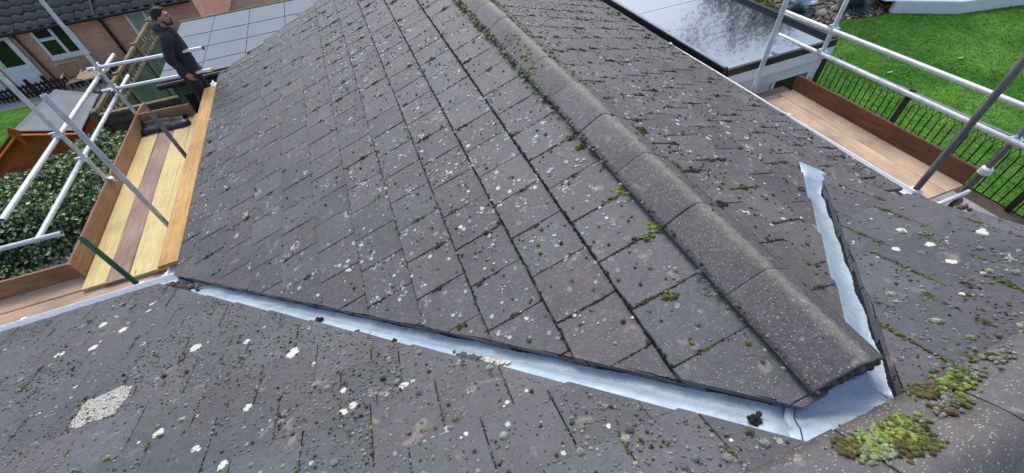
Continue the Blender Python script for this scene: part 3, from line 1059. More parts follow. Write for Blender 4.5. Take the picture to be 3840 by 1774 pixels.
for slope, inside, dmax, n in ((SLW, in_left, 3.5, 5200), (SRW, in_right, 2.46, 2600)):
    for i in range(n):
        a, d = rm.uniform(.1, YFAR), rm.uniform(.15, dmax)
        if not inside(a, d): continue
        dn = density((a, d), .9, 2.0)
        if rm.random() > .36 + 1.5 * dn: continue
        r = rm.choice((.004, .005, .006, .007, .008, .010, .013, .016))
        if rm.random() < .05: r = rm.uniform(.014, .022)
        if a < 1.8: r *= .75
        t = vary(rm.choice(PALE), .08)
        if rm.random() < .06: t = vary(rm.choice(PEACH), .08)
        crust(lich_w, slope, a, d, r, t, 8)
        if rm.random() < .3:
            for j in range(rm.randint(1, 4)):
                aa, dd = a + rm.gauss(0, .02), d + rm.gauss(0, .02)
                if inside(aa, dd): crust(lich_w, slope, aa, dd, r * rm.uniform(.4, .8), t, 7)
for i in range(520):
    a, d = rm.uniform(-4.6, 2.79), rm.uniform(.1, 3.33)
    if not in_main(a, d): continue
    r = rm.choice((.004, .006, .008, .010, .012, .014))
    crust(lich_m, SMN, a, d, r, vary(rm.choice(PALE + PALE + PEACH[1:]), .08), 9)
# the large ones on the near slope
for a, d, r in ((-2.62, 2.87, .033), (-2.36, 2.64, .032), (-2.50, 2.52, .034), (-2.75, 2.58, .036), (-1.62, 2.02, .04), (-.40, 1.66, .0), (-.93, 1.56, .034), (-1.26, 1.86, .024), (-1.10, 1.25, .026), (-.62, 1.00, .026), (-.57, 1.02, .022), (-.33, 1.02, .024), (-.62, 1.13, .017), (-.80, 1.42, .014), (-.94, 1.62, .03), (-1.55, 1.33, .03), (-1.12, .95, .022), (-1.3, 1.12, .02), (2.20, .63, .022), (2.42, .74, .026), (2.35, .58, .022), (2.28, .46, .024), (2.62, .53, .025), (1.95, .8, .015), (2.05, .30, .012), (-.10, .62, .012), (.1, .7, .012), (.42, .42, .012), (-2.3, 2.95, .02), (-2.28, 2.86, .018)):
    if r and in_main(a, d):
        crust(lich_m, SMN, a, d, r, vary(PALE[2], .06), 14, .003)
        if rm.random() < .5: crust(lich_m, SMN, a + rm.uniform(-.03, .03), d + rm.uniform(-.02, .02), r * .6, vary(PALE[2], .06), 10, .003)
for i in range(60):      # crazed pale crust that fills one broken tile on the far left, and a ragged patch nearer
    pass
ct = random.Random(4)
def crazed(a0, a1, d0, d1, n, skew):
    for i in range(n):
        for j in range(n):
            u, v = (i + ct.uniform(.15, .85)) / n, (j + ct.uniform(.15, .85)) / n
            if abs(v - .5) + .12 * mnoise.noise(Vector((u * 4 + a0, v * 4, 1))) > .40 - .10 * abs(u - .5): continue
            if abs(u - .5) + .10 * mnoise.noise(Vector((u * 5, v * 5 + a0, 7))) > .44: continue
            if ct.random() < .05 + .25 * max(0, mnoise.noise(Vector((u * 9, v * 9 + a0, 3)))): continue
            a = a0 + (a1 - a0) * u; d = d0 + (d1 - d0) * v
            crust(lich_m, SMN, a, d, (a1 - a0) / n * ct.uniform(.55, .74), vary(srgb(206, 205, 192, .8), .10), 6, .0012 + ct.uniform(0, .0008))
crazed(-2.15, -1.87, 1.60, 1.86, 38, 0)
def rosette(mb, slope, inside, a, d, n, spread, rlo, rhi, cols):
    for i in range(n):
        t = rm.random() * 6.283; q = spread * math.sqrt(rm.random()) * (1 + .35 * mnoise.noise(Vector((math.cos(t) * 2 + a, math.sin(t) * 2 + d, 0))))
        aa, dd = a + q * math.cos(t), d + q * math.sin(t) * .8
        if inside(aa, dd): crust(mb, slope, aa, dd, rm.uniform(rlo, rhi), vary(rm.choice(cols), .1), 7, .0015)
rosette(lich_m, SMN, in_main, -.21, .67, 90, .055, .004, .009, PALE[1:])
for i in range(75):
    a, d = rm.uniform(.9, 5.5), rm.uniform(.35, 3.0)
    if in_left(a, d): rosette(lich_w, SLW, in_left, a, d, rm.randint(8, 30), rm.uniform(.02, .055), .004, .010, PALE)
for i in range(26):
    a, d = rm.uniform(.5, 5.5), rm.uniform(.3, 2.2)
    if in_right(a, d): rosette(lich_w, SRW, in_right, a, d, rm.randint(6, 16), rm.uniform(.02, .05), .005, .012, PALE)
for i in range(40):
    a, d = rm.uniform(-3.6, 2.7), rm.uniform(.2, 3.0)
    if in_main(a, d): rosette(lich_m, SMN, in_main, a, d, rm.randint(6, 20), rm.uniform(.015, .04), .003, .008, PALE[1:] + PEACH[1:])
part('lichen', lich_w, MT['lichen'], wing, False, 'stuff')
part('lichen', lich_m, MT['lichen'], main, False, 'stuff')
# ------------------------------------------------------------------ more materials
MT['pine'] = wood('new_pine_board', srgb(228, 212, 156, .88), srgb(214, 190, 126, .86), .6, .6, .12)
MT['pine2'] = wood('honey_pine_board', srgb(226, 186, 118, .84), srgb(200, 150, 84, .8), .8, .6, .25)
MT['brown'] = wood('weathered_brown_board', srgb(184, 158, 144, .85), srgb(158, 130, 116, .85), 1, .8, .25)
MT['tan'] = wood('tan_board', srgb(220, 194, 164, .92), srgb(200, 170, 140, .9), 1, .8, .3)
MT['toe'] = wood('toe_board_rust_brown', srgb(192, 152, 114, .87), srgb(166, 126, 90, .84), 1, .8, .35)
MT['toe_r'] = wood('toe_board_dark_brown', srgb(150, 104, 74, .8), srgb(118, 78, 54, .8), 1, .8, .35)
MT['toe_edge'] = wood('pale_board_edge', srgb(215, 185, 150, .8), srgb(190, 155, 120, .8), 1, .8, .2)  # paler wood for the upward faces of the toe boards
MT['oldwood'] = wood('grey_old_wood', srgb(140, 128, 112, .8), srgb(95, 84, 74, .8), 1.4, .9, .35)
MT['greenwood'] = wood('green_stained_wood', srgb(106, 140, 112, .8), srgb(70, 104, 84, .8), 1.2, .85, .4)
MT['mossywood'] = wood('mossy_trellis_wood', srgb(156, 146, 112, .85), srgb(116, 108, 80, .85), 1.2, .9, .35)
MT['orange'] = wood('cedar_stained_cladding', srgb(214, 130, 52, .9), srgb(184, 102, 36, .9), .8, .7, .2)
MT['darkwood'] = wood('dark_brown_pickets', srgb(62, 48, 44), srgb(40, 30, 28), 1, .85, .3)

def galv():
    m = Mat('galvanised_steel')
    p = m.objco()
    c = m.mix(m.ramp(m.noise(p, 9, 4, .6), [(.35, 0), (.7, 1)]), (.52, .56, .58), (.74, .79, .82))
    c = m.mix(m.math('MULTIPLY', m.ramp(m.noise(m.mapping(p, (1, 1, 1), (4, 2, 9)), 22, 4, .7), [(.6, 0), (.72, 1)]), .5), c, srgb(120, 108, 92))
    return m.out(c, m.ramp(m.noise(p, 14, 3), [(.3, .36), (.7, .58)]), .35)
MT['galv'] = galv()
MT['galv_new'] = simple('bright_galvanised_steel', (.72, .78, .82), .28, .75, .1, 12)
MT['galv_dull'] = simple('dull_grey_steel', (.20, .21, .21), .55, .4, .25, 14)
MT['galv_green'] = simple('green_painted_steel', srgb(62, 120, 92), .5, .1, .25, 14)
MT['yellow_cap'] = simple('yellow_plastic', srgb(240, 190, 40), .5)
MT['black_plastic'] = simple('black_plastic', (.016, .017, .02), .38, 0, .2)
MT['white_paint'] = simple('white_paint', (.80, .80, .79), .45, 0, .05)
MT['white_clip'] = simple('white_plastic_clip', (.82, .83, .84), .35, 0, .03)
MT['paving'] = simple('paving_slab', srgb(170, 164, 160, .75), .85, 0, .15, 6, .3, 60)
MT['earth'] = simple('bare_earth', srgb(92, 78, 62, .8), .95, 0, .35, 3, 1.0, 20)
MT['glass_dark'] = simple('window_glass', (.012, .016, .014), .06, 0, .2, 3)
MT['steel_post'] = simple('black_painted_steel', (.012, .013, .013), .45)

# ------------------------------------------------------------------ planks and tubes
def plank(name, p0, p1, w, t, mat, label, cat='plank', up=(0, 0, 1), group=None, edge=None, seg=12, warp=.004):
    """p0-p1: centre line of the top face"""
    p0, p1 = Vector(p0), Vector(p1)
    x = p1 - p0; L = x.length; x.normalize()
    y = Vector(up).cross(x).normalized(); z = x.cross(y)
    r = random.Random(hash((round(p0.x, 2), round(p0.y, 2), round(w, 3))) & 0xffff)
    ph = r.random() * 6
    c = .006
    sec = [(-w / 2, -t), (w / 2, -t), (w / 2, -c), (w / 2 - c, 0), (-w / 2 + c, 0), (-w / 2, -c)]
    vs, fs = [], []
    for i in range(seg + 1):
        s = L * i / seg
        dz = warp * math.sin(ph + 3.1 * s / max(L, .1)) ; dy = warp * .6 * math.sin(ph * 2 + 2 * s / max(L, .1))
        for yy, zz in sec:
            vs.append((s + (r.uniform(-.003, .003) if i in (0, seg) else 0), yy + dy, zz + dz))
    for i in range(seg):
        for k in range(6):
            a = i * 6 + k; b = i * 6 + (k + 1) % 6
            fs.append((a, a + 6, b + 6, b))
    fs += [(0, 1, 2, 3, 4, 5), tuple(reversed(range(seg * 6, seg * 6 + 6)))]
    me = bpy.data.meshes.new(name); me.from_pydata(vs, [], fs); me.materials.append(mat)
    if edge is not None:
        me.materials.append(edge)
        for pl in me.polygons:
            if pl.normal.z > .5: pl.material_index = 1
    me.update()
    o = bpy.data.objects.new(name, me); col.objects.link(o)
    o.matrix_world = Matrix(((x.x, y.x, z.x, p0.x), (x.y, y.y, z.y, p0.y), (x.z, y.z, z.z, p0.z), (0, 0, 0, 1)))
    return tag(o, label, cat, group)

def pipe(p0, p1, mat, label, couplers=(), r=.0245, cap=None, name='scaffold_tube'):
    p0, p1 = Vector(p0), Vector(p1)
    x = (p1 - p0).normalized()
    a = x.orthogonal().normalized(); b = x.cross(a)
    n = 20
    mb = MB()
    rings = [(p0, r), (p1, r), (p1, r - .004), (p1 - x * .25, r - .004), (p0 + x * .25, r - .004), (p0, r - .004)]
    vs = []
    for p, rr in rings:
        for k in range(n):
            t = 2 * math.pi * k / n
            vs.append(p + a * (rr * math.cos(t)) + b * (rr * math.sin(t)))
    fs = []
    for j in (0, 1, 2, 4, 5):
        j2 = (j + 1) % 6
        for k in range(n):
            fs.append((j * n + k, j * n + (k + 1) % n, j2 * n + (k + 1) % n, j2 * n + k))
    mb.add(vs, fs)
    o = solo(name, mb, mat, tuple(p0), label, 'tube', smooth=False)
    me = o.data
    me.polygons.foreach_set('use_smooth', [True] * len(me.polygons))
    me.set_sharp_from_angle(angle=math.radians(40))
    for c in couplers:
        at, d2, off = Vector(c[0]), Vector(c[1]).normalized(), Vector(c[2])
        m2 = MB()
        m2.tube(at - x * .026, at + x * .026, r + .008, n=14)
        m2.tube(at + off - d2 * .026, at + off + d2 * .026, r + .008, n=14)
        on_ = off.normalized() if off.length > 1e-4 else x.cross(d2).normalized()
        sidev = x.cross(on_).normalized()
        m2.box((-.022, -.02, -.02), (.022, .02, .02), Matrix.Translation(at + off * .5))
        for dv, base, axx in ((sidev, at, on_), (d2.cross(on_).normalized(), at + off, on_)):
            q = base + dv * (r + .014)
            m2.bar(q - axx * .03, q + axx * .035, .022, .018, up=x + V(.01, .02, .03))
            m2.tube(q - axx * .045, q + axx * .05, .007, n=6)
            m2.tube(q + axx * .03, q + axx * .048, .014, n=6)
        part('coupler', m2, MT['galv_new'], o)
    if cap:
        m2 = MB().tube(p1 - x * .012, p1 + x * .01, r + .003, n=14)
        part('end_cap', m2, cap, o)
    return o

# ------------------------------------------------------------------ scaffold on the left
ZP = -3.25
plank('scaffold_board', (-3.40, 4.05, ZP), (-3.40, 7.06, ZP), .222, .038, MT['pine'], 'new yellow board on the left scaffold, next to the rust-brown side board')
plank('scaffold_board', (-3.173, 4.03, ZP - .004), (-3.173, 7.40, ZP - .004), .222, .038, MT['brown'], 'pinkish brown board between the two new yellow boards on the left scaffold')
plank('scaffold_board', (-2.946, 4.01, ZP), (-2.946, 7.40, ZP), .222, .038, MT['pine'], 'wide new yellow board of the left scaffold, right of the pinkish brown one')
plank('scaffold_board', (-2.719, 3.99, ZP + .012), (-2.719, 7.42, ZP + .012), .222, .038, MT['pine'], 'pale board of the left scaffold half under the honey coloured loose plank')
plank('scaffold_board', (-3.40, 7.07, ZP - .006), (-3.40, 7.42, ZP - .006), .222, .038, MT['brown'], 'short brown board end under the black sheet in the far scaffold corner')
plank('loose_plank', (-2.386, 3.60, -2.893), (-2.386, 7.44, -2.893), .188, .035, MT['pine2'], 'honey coloured loose plank with dark knots lying along the left eave', up=(-.05, 0, 1))
plank('toe_board', (-3.535, 4.25, -3.045), (-3.535, 7.50, -3.055), .028, .225, MT['toe'], 'long rust-brown side board standing on edge along the left scaffold', edge=MT['toe_edge'])
plank('toe_board', (-3.53, 7.445, -3.05), (-2.79, 7.445, -3.065), .028, .215, MT['toe'], 'short rust-brown side board standing across the far end of the left scaffold', edge=MT['toe_edge'])
plank('toe_board', (-3.555, 7.47, -3.05), (-3.50, 7.82, -3.05), .03, .21, MT['toe'], 'stub of side board sticking out past the far left scaffold corner', edge=MT['toe_edge'])
plank('toe_board', (-3.52, 4.325, -3.09), (-6.2, 4.38, -3.07), .03, .215, MT['toe'], 'rust-brown side board on edge along the lower left walkway', edge=MT['toe_edge'])
for i, (yy, m, lb) in enumerate(((4.20, MT['tan'], 'orange-tan walkway board right against the lower left side board'), (3.96, MT['tan'], 'grey-tan walkway board below the near end of the yellow boards'), (3.72, MT['brown'], 'walkway board nearest the white gutter at lower left'))):
    plank('walkway_board', (-2.40, yy, -3.292 - .003 * i), (-6.2, yy + .03, -3.292 - .003 * i), .226, .038, m, lb)
plank('walkway_board', (-3.2, 7.62, -3.50), (-2.3, 7.62, -3.50), .24, .038, MT['brown'], 'board the man stands on beyond the left scaffold end')
plank('walkway_board', (-3.2, 7.87, -3.50), (-2.3, 7.87, -3.50), .24, .038, MT['brown'], 'outer board of the man\'s standing place beyond the scaffold end')

XO = -3.60
pipe((XO + .05, 5.785, -6.0), (XO + .05, 5.785, -1.3), MT['galv'], 'grey upright tube outside the left side board, midway along', [((XO + .05, 5.785, -2.40), (0, 1, 0), (-.05, 0, 0)), ((XO + .05, 5.785, -2.75), (0, 1, 0), (-.05, 0, 0)), ((XO + .05, 5.785, -3.08), (0, 1, 0), (.04, 0, 0))])
pipe((XO + .05, 7.50, -6.0), (XO + .05, 7.50, -1.15), MT['galv'], 'grey upright tube at the far outer corner of the left scaffold', [((XO + .05, 7.50, -2.34), (1, 0, 0), (0, .05, 0)), ((XO + .05, 7.50, -2.66), (1, 0, 0), (0, .05, 0))])
pipe((-2.60, 4.34, -6.0), (-2.548, 4.375, -1.47), MT['galv'], 'long grey upright tube rising through the middle of the left scaffold')
pipe((-2.565, 5.72, -6.0), (-2.565, 5.72, -2.35), MT['galv_dull'], 'short dark grey tube stub beside the loose plank')
pipe((-2.90, 3.78, -6.0), (-2.875, 3.80, -2.49), MT['galv_green'], 'green painted tube stub leaning out near the white gutter')
pipe((XO - .0, 4.30, -2.41), (XO - .0, 8.27, -2.44), MT['galv'], 'upper long guard rail tube on the left scaffold')
pipe((XO - .0, 4.33, -2.745), (XO - .0, 8.22, -2.755), MT['galv'], 'lower long guard rail tube on the left scaffold')
pipe((-3.33, 4.29, -2.70), (-6.0, 4.33, -2.66), MT['galv'], 'guard rail tube at lower left turning the scaffold corner')
pipe((-3.70, 7.555, -2.345), (-2.20, 7.57, -2.385), MT['galv_new'], 'upper shiny cross tube behind the man', cap=MT['black_plastic'])
pipe((-3.74, 7.555, -2.665), (-2.255, 7.57, -2.705), MT['galv_new'], 'lower shiny cross tube with a yellow end cap behind the man', cap=MT['yellow_cap'])

# black folded sheet in the corner
mb = MB()
rr_ = random.Random(3)
vs, fs = [], []
for i in range(15):
    for j in range(9):
        u, v = i / 14, j / 8
        x = -3.50 + .62 * u; y = 7.10 + .31 * v + .03 * math.sin(u * 5)
        z = ZP + .015 + .10 * math.exp(-((v - .8) / .22) ** 2) * (1 - .6 * u) + .05 * math.exp(-((v - .25) / .14) ** 2) + .02 * rr_.random() + .05 * max(0, u - .75) * math.sin(v * 9)
        vs.append((x + (.06 * math.sin(v * 6) if i == 14 else 0), y, z))
for i in range(14):
    for j in range(8):
        a = i * 9 + j
        fs.append((a, a + 9, a + 10, a + 1))
n0 = len(vs)
vs += [(x, y, ZP + .002) for x, y, z in vs]
edge = [(i * 9, (i + 1) * 9) for i in range(14)] + [(14 * 9 + j, 14 * 9 + j + 1) for j in range(8)] + [((i + 1) * 9 + 8, i * 9 + 8) for i in range(14)] + [(j + 1, j) for j in range(8)]
fs += [(b, a, a + n0, b + n0) for a, b in edge]
mb.add(vs, fs)
solo('folded_sheet', mb, MT['black_plastic'], (-3.2, 7.25, ZP), 'black plastic sheet bundled in the far corner of the left scaffold', 'plastic sheet', smooth=True)

# ------------------------------------------------------------------ scaffold on the right
ZR = -3.0
plank('scaffold_board', (4.895, 1.385, ZR), (4.895, 3.46, ZR), .226, .038, MT['tan'], 'tan board of the right scaffold against the brown side board')
plank('scaffold_board', (4.665, 1.388, ZR - .004), (4.665, 3.40, ZR - .004), .226, .038, MT['tan'], 'middle tan board of the right scaffold')
plank('scaffold_board', (4.435, 1.36, ZR - .03), (4.435, 3.42, ZR - .03), .226, .038, MT['brown'], 'board of the right scaffold nearest the middle of the deck gap')
plank('scaffold_board', (4.205, 1.36, ZR - .034), (4.205, 3.42, ZR - .034), .226, .038, MT['tan'], 'innermost board of the right scaffold beside the white gutter')
plank('scaffold_board', (3.95, 3.46, ZR - .055), (5.03, 3.45, ZR - .055), .2, .038, MT['tan'], 'short cross board at the far end of the right scaffold')
plank('scaffold_board', (3.95, 3.63, ZR - .06), (5.06, 3.60, ZR - .06), .12, .038, MT['brown'], 'stained cross board against the white flat-roofed building')
plank('toe_board', (5.025, 1.40, -2.815), (5.02, 3.50, -2.812), .03, .19, MT['toe_r'], 'rust-brown side board on edge along the right scaffold', edge=MT['toe_edge'])
XG = 5.075
pipe((XG + .05, 1.365, -6.0), (XG + .05, 1.375, -1.4), MT['galv_dull'], 'dark upright tube outside the near end of the right scaffold', [((XG + .05, 1.37, -2.50), (0, 1, 0), (-.05, 0, 0))])
pipe((XG, 3.36, -6.0), (XG, 3.37, -1.2), MT['galv'], 'grey upright tube outside the far end of the right scaffold', [((XG, 3.365, -2.215), (0, 1, 0), (-.05, 0, 0)), ((XG, 3.365, -2.49), (0, 1, 0), (-.05, 0, 0))])
pipe((3.93, 3.16, -6.0), (3.92, 3.165, -1.2), MT['galv'], 'thin-looking pale upright tube at the right eave in front of the flat roof')
pipe((4.02, 1.325, -6.0), (3.985, 1.335, -1.2), MT['galv_dull'], 'dark upright tube rising in front of the right guard rails')
pipe((XG - .05, 4.06, -2.235), (XG - .05, -.9, -2.165), MT['galv'], 'upper long guard rail tube on the right scaffold')
pipe((XG - .05, 3.98, -2.50), (XG - .05, -.9, -2.46), MT['galv'], 'lower long guard rail tube on the right scaffold')
plank('end_batten', (4.33, 1.335, -3.045), (5.07, 1.335, -3.045), .03, .045, MT['white_paint'], 'white batten across the near end of the right scaffold boards', 'batten')
# white tube sleeves at the feet of the two near uprights
for p, lb in (((4.005, 1.33, -2.66), 'white plastic sleeve at the foot of the dark upright by the right eave'), ((XG + .05, 1.367, -2.86), 'white plastic sleeve on the outer upright at the right scaffold corner')):
    m2 = MB()
    P = Vector(p)
    m2.tube(P - V(0, 0, .02), P + V(0, 0, .035), .052, .046, n=18)
    m2.tube(P + V(0, 0, .035), P + V(0, 0, .05), .046, .03, n=18)
    m2.tube(P - V(0, 0, .032), P - V(0, 0, .02), .035, .052, n=18)
    solo('tube_sleeve', m2, MT['white_clip'], p, lb, 'tube sleeve', smooth=False)
# ------------------------------------------------------------------ the house below the roofs
G = -6.0
def brick_mat(name, c1, c2, mortar, scale):
    m = Mat(name)
    p = m.pos()
    sx = m.n('SeparateXYZ'); m.t.links.new(p, sx.inputs[0])
    cb = m.n('CombineXYZ')
    m.t.links.new(m.math('ADD', sx.outputs[0], sx.outputs[1]), cb.inputs[0]); m.t.links.new(sx.outputs[2], cb.inputs[1])
    b = m.n('TexBrick')
    m.t.links.new(cb.outputs[0], b.inputs['Vector'])
    b.inputs['Color1'].default_value = tuple(c1) + (1,); b.inputs['Color2'].default_value = tuple(c2) + (1,); b.inputs['Mortar'].default_value = tuple(mortar) + (1,)
    b.inputs['Scale'].default_value = scale
    b.inputs['Brick Width'].default_value = .45; b.inputs['Row Height'].default_value = .15; b.inputs['Mortar Size'].default_value = .014
    c = m.mix(1.0, b.outputs['Color'], m.ramp(m.noise(p, 1.1, 4), [(.3, .85), (.7, 1.12)]), 'MULTIPLY')
    m.bump(m.math('SUBTRACT', 1.0, b.outputs['Fac']), .4, .01)
    return m.out(c, .9, spec=.2)
MT['brick_own'] = brick_mat('brown_brick', srgb(120, 82, 66), srgb(100, 70, 58), srgb(140, 132, 120), 2.0)
MT['brick'] = brick_mat('salmon_brick', srgb(220, 166, 138, .95), srgb(208, 150, 124, .93), srgb(210, 180, 158, .9), 2.0)
bung = thing('bungalow', (1, 4, G), 'brick walls and white fascia boards under the tiled roofs', 'house')
mb = MB()
mb.box((-1.95, 3.1, G), (3.45, 7.6, -3.05)); mb.box((-6.2, -3.1, G), (2.6, 3.0, -3.0))
part('wall', mb, MT['brick_own'], bung)
mb = MB()
mb.add([(-1.95, 7.602, -3.05), (3.45, 7.602, -3.05), (3.45, 7.602, -2.5), (RX, 7.602, -1.62), (-1.95, 7.602, -2.9)], [(0, 1, 2, 3, 4)])
part('gable', mb, MT['brick_own'], bung)
for nm, a, b in (('fascia_board', (-2.28, 3.45, -3.10), (-2.255, 7.82, -2.94)), ('fascia_board', (-6.2, 3.30, -3.06), (-2.3, 3.325, -2.92)), ('fascia_board', (3.66, 1.36, -2.72), (3.685, 7.82, -2.56))):
    part(nm, MB().box(a, b), MT['upvc'], bung)
part('soffit', MB().box((-2.25, 3.35, -3.09), (-1.9, 7.82, -3.075)), MT['upvc'], bung)
mb = MB()
mb.bar((XL - .02, YFAR - .01, lw_z(XL) - .06), (RX, YFAR - .01, RZ - .14), .02, .11, up=(0, 1, 0))
mb.bar((XR, YFAR - .01, rw_z(XR) - .06), (RX, YFAR - .01, RZ - .14), .02, .11, up=(0, 1, 0))
part('bargeboard', mb, MT['upvc'], bung)
# verge of the near roof on the right with cut tiles and mortar
mb = MB(); mb.add([(2.80, .0, -1.60), (2.80, 1.38, -2.17), (2.80, 1.38, -2.10), (2.80, .0, -1.53)], [(0, 1, 2, 3)])
part('verge_mortar', mb, MT['mortar'], bung)

# ------------------------------------------------------------------ ground
def grass_mat(name, a, b):
    m = Mat(name)
    p = m.pos()
    c = m.mix(m.ramp(m.noise(p, .55, 5, .6), [(.35, 0), (.65, 1)]), a, b)
    c = m.mix(1.0, c, m.ramp(m.noise(p, 4.5, 5, .65), [(.25, .55), (.7, 1.35)]), 'MULTIPLY')
    c = m.mix(1.0, c, m.ramp(m.noise(p, 45, 3, .7), [(.25, .5), (.75, 1.5)]), 'MULTIPLY')
    m.bump(m.noise(p, 40, 4, .7), 1.0, .05)
    return m.out(c, .9, spec=.15)
MT['grass'] = grass_mat('lawn', srgb(64, 122, 28, .85), srgb(112, 166, 64, .9))
struct('ground', MB().add([(-250, -250, G - .02), (250, -250, G - .02), (250, 250, G - .02), (-250, 250, G - .02)], [(0, 1, 2, 3)]), MT['earth'])
LAWN_R = [(10.05, -6), (60, -14), (60, 6.0), (17.9, 8.3), (16.8, 9.1), (15.4, 9.05), (14.3, 9.40), (12.9, 9.2), (11.4, 9.0), (10.05, 8.6)]
struct('lawn', MB().add([(x, y, G) for x, y in LAWN_R], [tuple(range(len(LAWN_R)))]), MT['grass'])
LAWN_L = [(-14, 13), (-9.6, 13.6), (-9.2, 15), (-9.9, 17.2), (-16, 17.9)]
struct('lawn', MB().add([(x, y, G) for x, y in LAWN_L], [tuple(range(len(LAWN_L)))]), MT['grass'])
# blades
def inside_poly(x, y, poly):
    c = False; n = len(poly)
    for i in range(n):
        x1, y1 = poly[i]; x2, y2 = poly[(i + 1) % n]
        if (y1 > y) != (y2 > y) and x < (x2 - x1) * (y - y1) / (y2 - y1) + x1: c = not c
    return c
rg = random.Random(31)
mb = MB()
gl = [srgb(62, 118, 28, .9), srgb(92, 152, 48, .9), srgb(134, 184, 88, .95), srgb(52, 100, 24, .9)]
cnt = 0
while cnt < 34000:
    x, y = rg.uniform(10.05, 20.5), rg.uniform(.5, 9.4)
    if not inside_poly(x, y, LAWN_R): continue
    cnt += 1
    k = mnoise.noise(Vector((x * .8, y * .8, 2)))
    t = gl[min(3, max(0, int(1.5 + 2.5 * k + rg.gauss(0, .7))))]
    h = rg.uniform(.02, .055); an = rg.random() * 6.28; w = rg.uniform(.006, .012)
    lx, ly = rg.gauss(0, .025), rg.gauss(0, .025)
    c, s_ = math.cos(an) * w, math.sin(an) * w
    mb.add([(x - c, y - s_, G), (x + c, y + s_, G), (x + lx, y + ly, G + h)], [(0, 1, 2)], tuple(vv * rg.uniform(.8, 1.25) for vv in t) + (1,))
MT['leaf'] = leaf_mat('leaf', .55)
gb = struct('grass', mb, MT['leaf'], kind='stuff')
tag(gb, 'short green lawn grass beyond the wire fence', 'grass')
# fallen leaves on the lawn
for i, (x, y, lb) in enumerate(((14.7, 6.1, 'pale fallen leaf on the lawn nearest the white raised bed'), (14.95, 4.55, 'whitish fallen leaf lying in the middle of the lawn'), (12.6, 6.4, 'small tan fallen leaf on the lawn near the fence end'))):
    mb = MB()
    o_ = V(x, y, G + .05)
    pts = [o_ + V(.07 * math.cos(t) * (1.6 if math.cos(t) > 0 else 1), .035 * math.sin(t), .008 * math.cos(3 * t)) for t in [k * 6.283 / 12 for k in range(12)]]
    mb.add(pts + [p - V(0, 0, .004) for p in pts], [tuple(range(12))] + [(k, (k + 1) % 12, 12 + (k + 1) % 12, 12 + k) for k in range(12)])
    solo('fallen_leaf', mb, simple('dry_leaf', srgb(196, 188, 130, .8), .8), tuple(o_), lb, 'leaf')

# gravel bed
mb = MB()
st = [srgb(176, 158, 136, .8), srgb(150, 128, 108, .8), srgb(196, 186, 170, .8), srgb(120, 104, 90, .8)]
BED = [(10.6, 9.0), (11.5, 9.05), (12.9, 9.25), (14.3, 9.45), (15.4, 9.1), (16.8, 9.15), (17.5, 12.5), (10.5, 14)]
for i in range(2600):
    x, y = rg.uniform(10.5, 17.5), rg.uniform(9.0, 12.6)
    if not inside_poly(x, y, BED): continue
    r = rg.uniform(.03, .075); c = rg.choice(st); f = rg.uniform(.75, 1.2)
    n0 = len(mb.v)
    mb.sphere((x, y, G + .01), (r, r * rg.uniform(.6, 1), r * .55), 6, 4)
    mb.c += [(c[0] * f, c[1] * f, c[2] * f, 1)] * (len(mb.v) - n0)
gv = struct('gravel', mb, MT['leaf'], kind='stuff')
tag(gv, 'brown and cream pebbles between the lawn and the plants', 'gravel')
for p, r, lb in (((14.15, 10.03, G + .06), .2, 'larger cream cobble in the gravel bed'), ((14.85, 10.11, G + .05), .17, 'second cream cobble, right of the larger one in the gravel bed')):
    mb = MB().sphere(p, (r, r * .75, r * .55), 10, 7)
    solo('cobble', mb, simple('cream_stone', srgb(208, 198, 160, .8), .9, 0, .2, 5, .4, 15), p, lb, 'stone', smooth=True)

def tuft(loc, r, n, cols, label, h):
    mb = MB()
    L = Vector(loc)
    for i in range(n):
        an = rg.random() * 6.283; el = rg.uniform(.15, 1.45)
        d = V(math.cos(an) * math.cos(el), math.sin(an) * math.cos(el), math.sin(el))
        ln = r * rg.uniform(.7, 1.1); w = .012
        sdv = V(-math.sin(an), math.cos(an), 0) * w
        mid = L + d * ln * .6; tip = L + d * ln - V(0, 0, ln * .12)
        tip.z = max(tip.z, G + .02)
        c = rg.choice(cols); f = rg.uniform(.75, 1.25)
        mb.add([L - sdv * .6, L + sdv * .6, mid + sdv, mid - sdv, tip], [(0, 1, 2, 3), (3, 2, 4)], (c[0] * f, c[1] * f, c[2] * f, 1))
    return solo('ornamental_grass', mb, MT['leaf'], loc, label, 'plant')
BLUE = [srgb(120, 148, 150, .8), srgb(96, 128, 130, .8), srgb(140, 162, 160, .8)]
tuft((15.25, 9.85, G), .62, 1500, BLUE, 'large blue-grey grass tuft in the gravel by the white raised bed', .4)
tuft((13.45, 10.35, G), .5, 900, BLUE, 'smaller blue-grey grass tuft beside the upright tube', .4)
